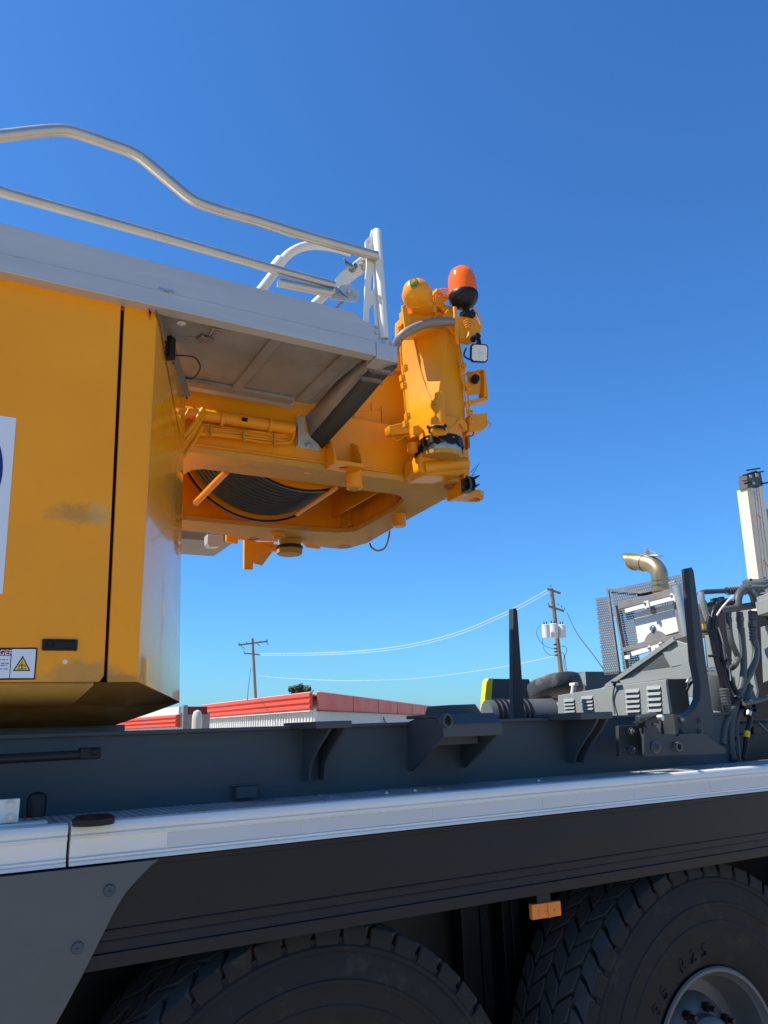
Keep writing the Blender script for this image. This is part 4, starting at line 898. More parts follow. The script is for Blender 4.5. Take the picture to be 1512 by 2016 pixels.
# swivel casting under the cylinder
MB().prism([Yp(x, y, 3.02) for x, y in ((826, 900), (832, 888), (916, 893), (921, 905), (922, 928), (905, 936), (834, 934), (826, 924))], (0, 0.16, 0)).build('swivel_casting', 'yellow', C, bevel=0.02, seg=4)
MB().cyl(Yp(832, 922, 3.03), Yp(918, 913, 3.03), pxr(Yp(870, 920, 3.0), 13), 24).build('swivel_tube', 'yellow', C)
plate(((812, 880), (822, 880), (826, 930), (818, 922)), 3.08, 0.02, 'hinge_cheek', 'blackm', C, 0.003)
MB().cyl(Yp(812, 874, 3.05), Yp(812, 886, 3.05) + V((0, 0, -.01)), 0.026, 18).build('side_boss', 'yellow', C)
MB().prism([Yp(x, y, 3.12) for x, y in ((820, 850), (834, 850), (836, 905), (822, 905))], (0, 0.1, 0)).build('back_plate', 'yellow', C, bevel=0.003)
MB().prism([Yp(x, y, 3.06) for x, y in ((909, 850), (920, 850), (924, 905), (926, 972), (914, 972), (912, 905))], (0, 0.16, 0)).build('back_plate', 'yellow', C, bevel=0.003)
MB().prism([Yp(x, y, 3.04) for x, y in ((920, 858), (925, 858), (926, 882), (921, 884))], (0, 0.05, 0)).build('side_lug', 'rust', C, bevel=0.003)
# pendant fittings right of the foot (black spiky bits)
q = Yp(921, 955, 2.95)
mb = MB(); mb.obox(q, X3 * .02, Y3 * .03, Z3 * 0.035); mb.lathe([(0.03, -.02), (0.034, 0), (0.03, .02)], q + V((-.01, -.02, 0)), Y3, 20)
for a_, b_ in (((928, 945), (944, 936)), ((928, 962), (944, 953)), ((930, 935), (944, 912)), ((927, 930), (940, 915)), ((926, 938), (936, 934))): mb.tube([Yp(*a_, 2.95), Yp(*b_, 2.96)], [0.012 if a_[1] > 940 else .002, 0.003 if a_[1] > 940 else 0.0008], 8, 1)
mb.build('plug_fitting', 'black', C, bevel=0.003)
MB().tube([Yp(918, 936, 2.92), Yp(926, 945, 2.91), Yp(926, 962, 2.91), Yp(912, 970, 2.92)], 0.005, 8, 6).build('plug_cable', 'hose', C)
# side boxes
MB().prism([Yp(x, y, 3.02) for x, y in ((766, 838), (800, 830), (807, 832), (807, 852), (772, 856), (768, 850))], (0, 0.05, 0)).build('switch_box', 'yellow', C, bevel=0.003)
MB().tube([Yp(772, 862, 3.03), Yp(782, 867, 3.02), (Yp(795, 860, 3.02)), Yp(808, 856, 3.02)], 0.003, 8, 6).build('cable', 'yellow', C)
MB().prism([Yp(x, y, 3.0) for x, y in ((925, 816), (960, 813), (961, 838), (952, 846), (922, 850))], (0.01, 0.09, 0)).build('switch_box', 'yellow', C, bevel=0.004)
MB().tube([Yp(960, 830, 2.99), Yp(966, 835, 2.98), Yp(963, 842, 2.99)], 0.0025, 8, 5).build('cable', 'yellow_rough', C)
MB().tube([Yp(922, 858, 2.99), Yp(930, 858, 2.98), Yp(933, 850, 2.99)], 0.003, 8, 5).build('cable', 'bhose', C)
# guard frame with black buzzer
gf = MB()
gf.prism([Yp(x, y, 2.98) for x, y in ((921, 732), (953, 726), (954, 740), (947, 742), (946, 776), (921, 778))], (0, 0.006, 0))
go = gf.build('lamp_guard', 'yellow', C, bevel=0.001)
MB().prism([Yp(x, y, 2.96) for x, y in ((951, 727), (956, 729), (962, 781), (956, 786), (953, 780), (953, 745))], (0, 0.05, 0)).build('guard_side', 'yellow', go, bevel=0.003)
MB().prism([Yp(x, y, 2.96) for x, y in ((914, 790), (961, 780), (962, 788), (915, 798))], (0, 0.06, 0)).build('guard_side', 'yellow', go, bevel=0.003)
MB().prism([Yp(x, y, 2.96) for x, y in ((922, 734), (953, 728), (953, 722 + 5), (922, 731))], (0, 0.05, 0)).build('guard_side', 'yellow', go, bevel=0.001)
q = Yp(934, 749, 2.965); mb = MB(); mb.lathe([(0.001, .030), (0.020, 0.030), (0.022, 0.026), (0.022, 0), (0.001, 0)], q, V((-.35, -1, 0.1)), 22); mb.build('buzzer', 'black', go, ang=30)
# vertical lines right of the column
for k, pts in enumerate((((900, 660), (905, 700), (908, 740), (914, 760)), ((905, 680), (911, 710), (915, 745), (920, 775), (926, 800)), ((903, 690), (906, 720), (913, 750)), ((913, 760), (917, 790), (921, 820)), ((920, 775), (924, 790), (922, 815)))):
    MB().tube([Yp(x, y, 2.90) for x, y in pts], 0.0035 + 0.001 * (k % 2), 8, 5).build('sensor_cable', 'yellow', C)
for x, y in ((912, 720), (910, 728), (917, 757), (921, 765), (925, 812), (927, 828)):
    q = Yp(x, y, 2.90); mb = MB(); mb.obox(q, V((.014, 0, .003)), Y3 * .012, V((-.003, 0, .011))); mb.cyl(q - V((0, .02, 0)), q, 0.006, 8); mb.build('cable_clamp', 'yellow', C, bevel=0.002)
for x, y in ((792, 745), (795, 760), (797, 725), (802, 820), (799, 835), (790, 640), (786, 650)):
    q = Yp(x, y, 2.97); mb = MB(); mb.obox(q, V((.012, 0, .002)), Y3 * .012, V((-.002, 0, .016))); mb.cyl(q - V((0, .018, 0)), q, 0.006, 8); mb.build('cable_clamp', 'yellow', C, bevel=0.002)
MB().tube([Yp(791, 640, 2.96), Yp(790, 690, 2.97), Yp(793, 730, 2.97), Yp(797, 790, 2.97), Yp(801, 830, 2.97)], 0.004, 8, 5).build('sensor_cable', 'yellow', C)
# accumulator
a_, b_ = Yp(819, 572, 2.86), Yp(828, 606, 2.98); ax = (b_ - a_).normalized(); r = pxr(a_, 29)
mb = MB(); mb.lathe([(0.001, -0.055), (r * .3, -0.052), (r * .62, -0.038), (r * .86, -0.014), (r, 0.02), (r, 0.16), (r * .92, 0.19), (0.001, 0.20)], a_, ax, 40); mb.lathe([(r + .001, 0.030), (r + .004, 0.033), (r + .004, 0.039), (r + .001, 0.042)], a_, ax, 40, True); ac = mb.build('pressure_accumulator', 'yellow', C, ang=60)
mb = MB(); c_ = a_ - ax * 0.052; mb.lathe([(0.024, 0.012), (0.024, -0.008), (0.017, -0.010), (0.017, -0.026), (0.011, -0.027), (0.011, -0.036), (0.001, -0.036)], c_, ax, 18); mb.build('valve', 'yellow_rough', ac)
mb = MB(); mb.lathe([(0.018, -0.008), (0.022, -0.012), (0.0215, -0.022), (0.018, -0.028)], c_, ax, 16); mb.tube([c_ + V((-.01, -.01, .01)), c_ + V((-.018, -.02, .016)), c_ + V((-.026, -.016, .018))], [0.006, 0.006, 0.002], 7, 3); mb.build('green_tape', 'green', ac, ang=10)
# valve block and pipes behind beacon
vb = MB()
for x, y, w_, h_ in ((860, 600, .03, .05), (872, 588, .022, .02), (876, 612, .03, .03), (858, 578, .015, .02), (850, 610, .014, .05)):
    vb.obox(Yp(x, y, 2.95), X3 * w_, Y3 * .03, Z3 * h_ * .6)
vb.build('valve_block', 'yellow', C, bevel=0.004)
for pts, r in ((((850, 585), (862, 572), (880, 571), (888, 590)), .006), (((858, 590), (868, 605), (880, 622), (888, 640)), .010), (((852, 600), (858, 620), (850, 632)), .007), (((862, 580), (875, 578), (884, 586), (886, 600)), .004), (((930, 606), (940, 620), (946, 640), (944, 655)), .006), (((926, 612), (934, 630), (946, 648)), .004)):
    MB().tube([Yp(x, y, 2.93) for x, y in pts], r, 10, 6).build('hydraulic_pipe', 'yellow', C)
# bow tube, shade of its underside put into a darker grey; end flange
MB().tube([Yp(775, 700, 3.00), Yp(780, 678, 2.97), Yp(792, 660, 2.92), Yp(812, 647, 2.90), Yp(836, 638, 2.885), Yp(863, 634, 2.86), Yp(893, 633, 2.84)], 0.022, 20, 6).build('bow_tube', 'guard', C, ang=60)
plate(((891, 605), (897, 606), (902, 680), (896, 678)), 2.84, 0.012, 'tube_flange', 'yellow', C, 0.002)
# beacon carrier
bc = MB().prism([Yp(x, y, 2.86) for x, y in ((897, 622), (918, 624), (935, 622), (947, 642), (946, 668), (922, 679), (908, 676), (905, 655), (898, 645))], (0, 0.008, 0)).build('beacon_bracket', 'yellow', C, bevel=0.002)
for k in range(4):
    q = Yp(922, 640, 2.85); mb = MB(); mb.tube([Yp(912 + k * 1, 634 + k * 4, 2.85), Yp(922, 628 + k * 5, 2.835), Yp(932 - k, 634 + k * 4, 2.85)], 0.003, 8, 5); mb.build('cable_turn', 'yellow', bc)
MB().tube([Yp(922, 648, 2.845), Yp(923, 658, 2.84), Yp(918, 666, 2.845), Yp(908, 672, 2.85)], 0.005, 8, 5).build('cable_turn', 'yellow', bc)
bq = Yp(915, 606, 2.86); r = pxr(bq, 29.5); ax = V((-0.03, 0.02, 1)).normalized()
def bz(y): return (Yp(913, y, 2.86).z - bq.z)
bb = MB(); bb.lathe([(0.001, bz(606)), (r * .35, bz(605)), (r * .66, bz(601)), (r * .88, bz(594)), (r * .98, bz(587)), (r, bz(581)), (r * .95, bz(579))], bq, ax, 40)
bo = bb.build('beacon', 'black', C, ang=40, label='orange rotating beacon on a black rubber base')
mb = MB(); mb.lathe([(r * .955, bz(583)), (r * .97, bz(570)), (r * .95, bz(556)), (r * .88, bz(545)), (r * .72, bz(536)), (r * .45, bz(530)), (r * .2, bz(528)), (0.001, bz(527.5))], bq, ax, 84)
for v_ in mb.bm.verts:
    d_ = v_.co - bq; h_ = d_.dot(ax); rad = d_ - ax * h_; a9 = math.atan2(rad.y, rad.x)
    if rad.length > r * .6: v_.co = bq + ax * h_ + rad * (0.985 if int(round(a9 / (2 * math.pi) * 84)) % 2 else 1.0)
mb.build('amber_dome', 'glass', bo, ang=50)
mb = MB(); mb.lathe([(r * .42, bz(562)), (r * .5, bz(548)), (r * .40, bz(538)), (0.001, bz(537))], bq, ax, 20); mb.build('reflector', mat('orange_reflector', (1.0, 0.35, 0.03), 0.25, 0.5), bo)
mb = MB()
for k in range(26):
    th = R(190 + k * 6.5); d = V((math.cos(th), math.sin(th), 0)); mb.tube([bq + ax * bz(562) + d * r * .935, bq + ax * bz(549) + d * r * .885, bq + ax * bz(540) + d * r * .77], 0.0012, 6, 2)
mb.build('dome_ribs', 'glass', bo)
mb = MB(); mb.cyl(bq + V((.012, 0, bz(622))), bq + V((.008, 0, 0.004)), 0.018, 18); mb.obox(bq + V((.014, 0, bz(618))), X3 * .034, Y3 * .026, Z3 * .014); mb.cyl(bq + V((.03, -.03, bz(613))), bq + V((.03, .02, bz(613))), 0.008, 12); mb.build('beacon_socket', 'black', bo, bevel=0.003)
# work light
q = Yp(944, 695, 2.78); rx = V((0.92, -0.36, 0.14)).normalized()
nl = V((-0.30, -0.90, -0.33)).normalized(); ux = nl.cross(Z3).normalized(); uz = ux.cross(nl) * -1
if uz.z < 0: uz = -uz
if ux.x < 0: ux = -ux
hw = 0.046
def sq(k, s=1.0, d=0.0):
    pts = [(-1, -1), (1, -1), (1, 1), (-1, 1)]; out = []
    for i, (a_, b_) in enumerate(pts):
        for (da, db) in (((0, 1), (1, 0)) if (i in (0, 2)) else ((1, 0), (0, 1))):
            c = 0.25
            out.append(q + (ux * (a_ * (1 - c * da)) + uz * (b_ * (1 - c * db))) * hw * s + nl * d)
    return out
mb = MB(); mb.prism(sq(0), -nl * 0.02); wl = mb.build('work_light', 'black', C, bevel=0.004, label='square black LED work light')
mb = MB(); mb.prism(sq(0, .82, -0.02), -nl * 0.03); mb.build('light_body', 'black', wl, bevel=0.008)
mb = MB(); mb.prism(sq(0, .86, 0.0005), nl * 0.0015); ln = mb.build('lamp_glass', 'lens', wl)
for a_, b_ in ((-.42, .42), (.42, .42), (-.42, -.42), (.42, -.42)):
    mb = MB(); c_ = q + (ux * a_ + uz * b_) * hw + nl * 0.002; mb.lathe([(0.015, 0), (0.012, 0.0015), (0.005, 0.001), (0.001, 0.0015)], c_, nl, 20); mb.build('led_reflector', 'sheet', ln)
mb = MB(); t_ = Yp(937, 664, 2.80); mb.cyl(t_ + V((0, -.02, 0)), t_ + V((0, .03, 0)), 0.018, 18); mb.bar(t_, q + uz * 0.05 - nl * 0.03, 0.02, 0.012); mb.bar(t_ + V((.02, 0, .0)), t_ + V((.028, 0, -.055)), 0.012, 0.008); mb.build('light_bracket', 'black', wl, bevel=0.003)
MB().tube([q - uz * 0.03 - nl * 0.05 - ux * .03, q - uz * .01 - ux * .065 - nl * .05, q + uz * 0.03 - ux * .055 - nl * .05], 0.004, 8, 6).build('light_cable', 'bhose', wl)

# ================================================================ MACHINERY ON THE CARRIER (right)
def xpl(pts, X, th, name, material, par=None, bevel=0.0, holes=(), label=None):
    return MB().prism([Xp(x, y, X) for x, y in pts], (th, 0, 0), [[Xp(x, y, X) for x, y in h] for h in holes]).build(name, material, par or C, bevel=bevel, label=label)
def ypl(pts, Y_, th, name, material, par=None, bevel=0.0, holes=(), label=None):
    return MB().prism([Yp(x, y, Y_) for x, y in pts], (0, th, 0), [[Yp(x, y, Y_) for x, y in h] for h in holes]).build(name, material, par or C, bevel=bevel, label=label)
# louvred engine cover
LX = 3.62
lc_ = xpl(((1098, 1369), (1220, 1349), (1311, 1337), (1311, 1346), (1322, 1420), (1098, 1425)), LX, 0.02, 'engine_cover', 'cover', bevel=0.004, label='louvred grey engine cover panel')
def louvres(x0, x1, ys, lean=0):
    for y in ys:
        a_, b_ = Xp(x0 + lean * (y - ys[0]), y, LX), Xp(x1 + lean * (y - ys[0]), y - (x1 - x0) * .06, LX)
        zt2 = 0.018
        mb = MB(); bm = mb.bm
        t0_, t1_ = a_ + V((0, 0, zt2)), b_ + V((0, 0, zt2)); o_ = V((-0.014, 0, -0.004))
        vs = [bm.verts.new(p) for p in (t0_, t1_, b_ + o_ + V((0, 0.003, 0)), a_ + o_ - V((0, 0.003, 0)), b_ + V((0, 0, .004)), a_ + V((0, 0, .004)))]
        bm.faces.new([vs[0], vs[1], vs[2], vs[3]]); bm.faces.new([vs[0], vs[3], vs[5]]); bm.faces.new([vs[1], vs[4], vs[2]])
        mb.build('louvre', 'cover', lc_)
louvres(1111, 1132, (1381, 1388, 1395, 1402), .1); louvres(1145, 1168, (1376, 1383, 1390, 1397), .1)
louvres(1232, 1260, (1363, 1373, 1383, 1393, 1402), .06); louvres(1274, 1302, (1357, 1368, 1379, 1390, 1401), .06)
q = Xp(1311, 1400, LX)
ypl(((1311, 1337), (1352, 1336), (1362, 1420), (1320, 1425)), q.y - 0.002, 0.02, 'engine_cover_side', 'darkgrey', bevel=0.003)  # side turned from the sun, its shade painted with the darker grey
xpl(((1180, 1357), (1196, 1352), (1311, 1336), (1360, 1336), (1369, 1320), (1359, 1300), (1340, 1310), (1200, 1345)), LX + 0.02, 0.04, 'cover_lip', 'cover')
# small latch on the cover corner
q = Xp(1212, 1343, LX - .02); mb = MB(); mb.obox(q, Y3 * .03, X3 * .01, Z3 * .006); mb.cyl(q, q + V((0, .02, -.02)), .008, 10); mb.build('cover_latch', 'blackm', C, bevel=.002)
# dark tube added to draw the curved shadow on the cover
MB().tube([Xp(1212, 1346, LX - .02), Xp(1208, 1360, LX - .012), Xp(1207, 1380, LX - .008), Xp(1211, 1406, LX - .02)], 0.005, 8, 6).build('cable', 'hose', C)
# raked hood above with the triangular recess
HX = 4.05
hood = [(1180, 1358), (1196, 1353), (1240, 1322), (1328, 1260), (1359, 1270), (1369, 1318), (1380, 1350), (1380, 1372), (1180, 1372)]
tri = [(1255, 1323), (1304, 1286), (1320, 1314)]
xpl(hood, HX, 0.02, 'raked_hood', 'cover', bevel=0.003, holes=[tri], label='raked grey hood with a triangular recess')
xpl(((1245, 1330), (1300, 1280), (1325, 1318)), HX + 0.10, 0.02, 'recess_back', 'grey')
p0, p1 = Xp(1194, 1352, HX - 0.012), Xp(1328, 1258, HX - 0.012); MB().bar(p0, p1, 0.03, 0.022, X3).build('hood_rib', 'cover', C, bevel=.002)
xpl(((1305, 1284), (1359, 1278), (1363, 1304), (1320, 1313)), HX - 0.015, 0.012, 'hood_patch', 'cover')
# dark boxes further back
ypl(((1152, 1322), (1236, 1322), (1225, 1350), (1152, 1380)), 5.2, 0.5, 'rear_box', 'grey', bevel=.004)
xpl(((1109, 1338), (1152, 1322), (1154, 1350), (1140, 1349), (1128, 1352)), Yp(1152, 1330, 5.2).x - 0.01, 0.01, 'rear_box_side', 'cover')  # sunlit side of the box, painted in the lighter grey
# mudguard with a yellow edge
mg = ypl(((966, 1336), (1042, 1337), (1049, 1352), (1049, 1420), (960, 1420), (962, 1370)), 5.6, 0.04, 'rear_mudguard', 'beam', bevel=.01, label='dark rear mudguard with a bright yellow edge')
ypl(((953, 1420), (955, 1370), (958, 1343), (962, 1336), (970, 1335.5), (968, 1370), (966, 1420)), 5.56, 0.06, 'edge_strip', mat('bright_yellow_paint', (0.85, 0.62, 0.03), 0.4), mg)
# round filter lid lying tilted, with its clamp
q0 = Xp(1093, 1355, 4.35); nl2 = V((0.02, 0.30, 0.95)).normalized()
rr = pxr(q0, 54)
mb = MB(); mb.lathe([(0.001, 0.075), (rr * .75, 0.075), (rr * .97, 0.06), (rr, 0.045), (rr, -0.045), (rr * .95, -0.06), (rr * .7, -0.07), (0.001, -0.07)], q0, nl2, 64); mb.build('filter_lid', 'tank', C, ang=40, label='round black filter lid, tilted')
mb = MB(); a_ = Xp(1130, 1350, 4.2); b_ = Xp(1128, 1366, 4.2); mb.cyl(a_, b_, pxr(a_, 5), 16); mb.obox(a_ + V((0, 0, .01)), Y3 * .03, X3 * .02, Z3 * .012); mb.build('clamp_hook', 'white', C, bevel=.003)
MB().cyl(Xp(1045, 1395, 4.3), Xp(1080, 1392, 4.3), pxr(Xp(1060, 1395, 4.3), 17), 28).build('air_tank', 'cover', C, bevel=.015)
mb = MB(); a_ = Xp(1080, 1372, 4.4); mb.obox(a_, Y3 * .12, X3 * .06, Z3 * .03); mb.build('filter_neck', 'black', C, bevel=.01)
# ribbed drum behind the far stake
a_ = Yp(1006, 1412, 4.9); r = pxr(a_, 34)
mb = MB(); mb.lathe([(0.001, -.20), (r, -.20), (r, .35), (0.001, .35)], a_, V((1, -.25, 0)), 48); dr_ = mb.build('rear_drum', 'rim', C, ang=30)
for h in (-.15, -.11, -.07, .03, .07, .11):
    mb = MB(); mb.lathe([(r + .001, h), (r + .008, h), (r + .008, h + .02), (r + .001, h + .02)], a_, V((1, -.25, 0)), 48, True); mb.build('drum_band', 'black', dr_)
# ---- silencer guard (perforated)
def perforated(name, o, u, v, nu, nv, material, par, keep=None, th=0.003):
    """sheet with round holes: hexagonal cells, each with an open middle"""
    mb = MB(); bm = mb.bm; o, u, v = V(o), V(u), V(v)
    for j in range(nv):
        for i in range(nu):
            cx_, cy_ = (i + 0.5 * (j % 2) + .5) / nu, (j + .5) / nv
            c = o + u * cx_ + v * cy_
            if keep and not keep(c): continue
            out, inn = [], []
            for k in range(6):
                a = math.pi / 6 + k * math.pi / 3
                out.append(bm.verts.new(c + u * (math.cos(a) / nu * .5774) + v * (math.sin(a) / nv * .6667)))
                inn.append(bm.verts.new(c + u * (math.cos(a) / nu * .26) + v * (math.sin(a) / nv * .30)))
            for k in range(6): bm.faces.new([out[k], out[(k + 1) % 6], inn[(k + 1) % 6], inn[k]])
    ob = mb.build(name, material, par)
    return ob
GX = 4.55
g00, g10, g01 = Xp(1204, 1162, GX), Xp(1232, 1325, GX), None
gA = Xp(1203, 1163, GX); gz0 = Xp(1234, 1327, GX).z
gB = V((GX, Xp(1350, 1150, GX).y, gA.z))
sil = xpl(((1246, 1207), (1338, 1184), (1349, 1240), (1256, 1268)), GX + .02, 0.45, 'silencer', 'sheet', bevel=.006, label='bright silencer box behind its guard')
q = Xp(1286, 1238, GX + .018); mb = MB(); mb.lathe([(0.028, 0), (0.028, -.004), (0.018, -.005), (0.018, -.02), (0.001, -.02)], q, V((1, 0, 0)), 22); mb.build('probe_plug', 'wet', sil)
mb = MB(); c_ = Xp(1293, 1276, GX + .012); mb.prism([p for p in circle(c_, pxr(c_, 34), Y3, Z3, 24, 0, math.pi)], (0.006, 0, 0)); mb.build('silencer_end', 'guard', sil)
q = Xp(1285, 1200, GX + .012); mb = MB(); mb.obox(q, X3 * .004, Y3 * .02, Z3 * .03); mb.build('silencer_tab', 'guard', sil)
xpl(((1325, 1187), (1345, 1180), (1356, 1245), (1337, 1248)), GX - .01, 0.02, 'heat_shield', 'guard')
# frame rails
rails = [((1218, 1194), (1334, 1163), 12, 'guard'), ((1232, 1203), (1334, 1176), 8, 'white'), ((1226, 1280), (1348, 1250), 9, 'guard'), ((1245, 1288), (1300, 1272), 9, 'white')]
for k, (a_, b_, hgt, m_) in enumerate(rails):
    p, q = Xp(*a_, GX - .03 - .012 * (k % 2)), Xp(*b_, GX - .03 - .012 * (k % 2)); MB().bar(p, q, 0.02, pxr(p, hgt)).build('guard_rail', m_, C, bevel=.002)
for x, y in ((1270, 1187), (1276, 1197), (1322, 1172), (1325, 1183), (1278, 1275), (1300, 1268), (1285, 1285)):
    bolt(C, Xp(x, y, GX - .06), -X3, 0.011, 'steel')
for pts in (((1268, 1184), (1276, 1182), (1278, 1196), (1269, 1199)), ((1320, 1172), (1331, 1170), (1334, 1184), (1323, 1186)), ((1229, 1291), (1239, 1289), (1240, 1297), (1230, 1298)), ((1281, 1276), (1289, 1274), (1290, 1284), (1284, 1286))):
    xpl(pts, GX - .062, .008, 'rail_tab', 'white', bevel=.001)
# guard posts and meshes
p, q = Xp(1212, 1192, GX - .02), Xp(1236, 1322, GX - .02); MB().bar(p, q, 0.02, 0.035, X3).build('guard_post', 'guard', C, bevel=.002)
GXf = GX + 0.02
o_ = Xp(1238, 1325, GXf); tl = Xp(1212, 1192, GXf)
perforated('perforated_guard', V((GXf, tl.y, o_.z)), (0, -(tl.y - Xp(1262, 1325, GXf).y), 0), (0, 0, tl.z - o_.z), 11, 30, 'mesh', C, lambda c: True)
# outer narrow mesh: folds back to the left
a_ = Xp(1236, 1322, GX - .02)
gl = V((-0.22, 0.30, 0))
gl = Xp(1196, 1165, GX - .02) - Xp(1212, 1190, GX - .02); gl = V((0.25, 0.18, 0))
perforated('perforated_guard', V((GX - .02, tl.y + 0.01, o_.z)), V((-0.02, 0.135, 0)), (0, 0, tl.z - o_.z + 0.075), 7, 32, 'mesh', C)
top0, top1 = Xp(1203, 1162, GX), Xp(1212, 1192, GX)
# top mesh: back panel rising above the rail
ob_ = V((GX + .55, Xp(1202, 1166, GX + .55).y, Xp(1212, 1212, GX + .55).z)); oe = Xp(1345, 1166, GX + .55)
perforated('perforated_guard', ob_, (0, oe.y - ob_.y, 0), (0, 0, Xp(1202, 1162, GX + .55).z - ob_.z), 32, 9, 'mesh', C)
MB().bar(Xp(1196, 1161, GX + .55), Xp(1350, 1172, GX + .55), 0.03, 0.025).build('guard_rail', 'guard', C)
MB().bar(Xp(1197, 1162, GX - .03), Xp(1219, 1322, GX - .03), 0.02, 0.018, X3).build('guard_post', 'guard', C, bevel=.002)
MB().tube([Xp(1332, 1153, GX - .05), Xp(1353, 1253, GX - .05)], 0.030, 16, 1).build('guard_tube', 'tube', C)
# fins on top (radiator-like)
for k in range(12):
    p = Xp(1256 + k * 5, 1172 - k * .7, GX + .3); MB().bar(p, p + V((.18, 0, 0.035)), 0.006, 0.02).build('guard_fin', 'blackm', C)
# ---- exhaust elbow
EX = GX + 0.18
cl = [(1302, 1178), (1302, 1165), (1300, 1150), (1299, 1138), (1296, 1125), (1287, 1114), (1275, 1109), (1262, 1107.5), (1250, 1106), (1226, 1104)]
pts = [Xp(x, y, EX) for x, y in cl]; r = pxr(pts[3], 16.5)
MB().tube([Xp(1302, 1182, EX), Xp(1301.5, 1150, EX)], pxr(pts[0], 15), 24, 1).build('exhaust_pipe', 'rust', C)
mb = MB(); mb.tube(pts[1:], r, 32, 5, cap=False)
# oblique outlet: pull the lower lip back
tipc = pts[-1]; d = (pts[-1] - pts[-3]).normalized()
for v_ in mb.bm.verts:
    dd = (v_.co - tipc)
    t = dd.dot(d)
    if t > -0.09:
        k = (r - dd.z) / (2 * r)          # 0 at the top, 1 at the bottom
        v_.co -= d * max(0, min(1, k)) * 0.15 * max(0, (t + .09) / .09)
eo = mb.build('exhaust_elbow', 'exhaust', C, ang=60, label='brassy exhaust elbow with an oblique outlet'); md = eo.modifiers.new('t', 'SOLIDIFY'); md.thickness = 0.004
for (p_, r2_, w_) in ((Xp(1300.5, 1150, EX), 1.09, .02), (Xp(1300, 1142, EX), 1.05, .012)):
    mb = MB(); mb.lathe([(r * r2_ - .004, -w_ / 2), (r * r2_, -w_ / 2), (r * r2_, w_ / 2), (r * r2_ - .004, w_ / 2)], p_, V((0, 0, 1)), 36, True); mb.build('pipe_clamp', 'exhaust', eo)
p_ = Xp(1268, 1108, EX); mb = MB(); mb.lathe([(r * 1.03, -.006), (r * 1.07, -.006), (r * 1.07, .006), (r * 1.03, .006)], p_, (pts[-3] - pts[-4]), 36, True); mb.build('pipe_clamp', 'exhaust', eo)
p_ = Xp(1283, 1094, EX); mb = MB(); mb.obox(p_, V((0, -.085, -.02)), X3 * .03, V((0, -.001, .006))); mb.build('clamp_plate', 'steel', eo, bevel=.002)
for k in range(3):
    q = p_ + V((0, .045, 0.024 + k * .019)); mb = MB(); mb.lathe([(0.001, .006), (.026 - k * .004, .006), (.026 - k * .004, -.004), (0.001, -.004)], q, Z3, 16); mb.build('clamp_nut', 'steel', eo)
MB().bar(p_ + V((0, .03, .06)), p_ + V((0, -.05, .01)), .006, .01).build('clamp_strut', 'steel', eo)
q = Xp(1318, 1149, EX - .08); mb = MB(); mb.cyl(q, q + V((0, -.06, .005)), .012, 12); mb.build('clamp_bolt', 'steel', eo)
# ---- hydraulics
HXp = 2.72
def hose(pts, rpx, material='hose', name='hydraulic_hose', Y_=HXp, smooth=6, seg=14):
    p = [Yp(x, y, Y_ + (d[0] if d else 0)) for x, y, *d in pts]; return MB().tube(p, pxr(p[0], rpx), seg, smooth).build(name, material, C)
hose(((1418, 1202), (1489, 1191)), 7, name='manifold', smooth=1, seg=24)
hose(((1452, 1196), (1453, 1178), (1458, 1166), (1467, 1160), (1475, 1162), (1482, 1170, .1), (1486, 1185, .25)), 8, name='steel_pipe', seg=20)
def fitting(x, y0, y1, rpx, n=3):
    a_ = Yp(x, y0, HXp); b_ = Yp(x + (y1 - y0) * .06, y1, HXp); rr = pxr(a_, rpx); d = (b_ - a_); dn = d.normalized()
    mb = MB(); u = dn.orthogonal().normalized(); v = dn.cross(u)
    mb.prism(circle(a_, rr, u, v, 6), d * .28); mb.prism(circle(a_ + d * .3, rr * 1.15, u, v, 6), d * .25)
    o = mb.build('hose_fitting', 'hose', C, bevel=.002)
    pr = []
    for k in range(n):
        t = .57 + .43 * k / n; L_ = d.length
        pr += [(rr * .8, L_ * t), (rr * .95, L_ * (t + .03)), (rr * .95, L_ * (t + .3 / n)), (rr * .78, L_ * (t + .36 / n))]
    mb = MB(); mb.lathe(pr, a_, dn, 18); mb.build('crimp_sleeve', 'hose', o)
fitting(1434, 1208, 1239, 6); fitting(1456, 1205, 1238, 7); fitting(1480, 1204, 1262, 8, 4)
hose(((1436, 1238), (1440, 1262), (1448, 1282), (1453, 1295), (1448, 1308), (1441, 1315, .05)), 5.5)
hose(((1459, 1236), (1462, 1270), (1464, 1300), (1463, 1330), (1457, 1360), (1443, 1395), (1428, 1425), (1422, 1465)), 6.5)
hose(((1484, 1258), (1488, 1280), (1485, 1305), (1474, 1330), (1461, 1352), (1450, 1385), (1441, 1412), (1438, 1450), (1442, 1495)), 7)
hose(((1478, 1350), (1466, 1385), (1452, 1410), (1448, 1440), (1453, 1500)), 6, 'hose')
hose(((1440, 1188), (1425, 1183, .05), (1410, 1195), (1402, 1215), (1401, 1240), (1409, 1270), (1416, 1310), (1427, 1350), (1440, 1385)), 4.5, 'bhose', 'black_hose')
hose(((1448, 1184), (1428, 1187, .05), (1414, 1200), (1407, 1218), (1406, 1245), (1416, 1280), (1424, 1320), (1436, 1360), (1446, 1390)), 4.5, 'bhose', 'black_hose')
hose(((1396, 1214), (1395, 1235), (1402, 1262), (1410, 1300), (1420, 1335)), 4, 'bhose', 'black_hose')
hose(((1412, 1240), (1420, 1275), (1428, 1310), (1437, 1335), (1450, 1365)), 5, 'bhose', 'black_hose')
hose(((1404, 1262), (1412, 1300), (1420, 1330), (1424, 1352)), 6.5, 'bhose', 'black_hose')
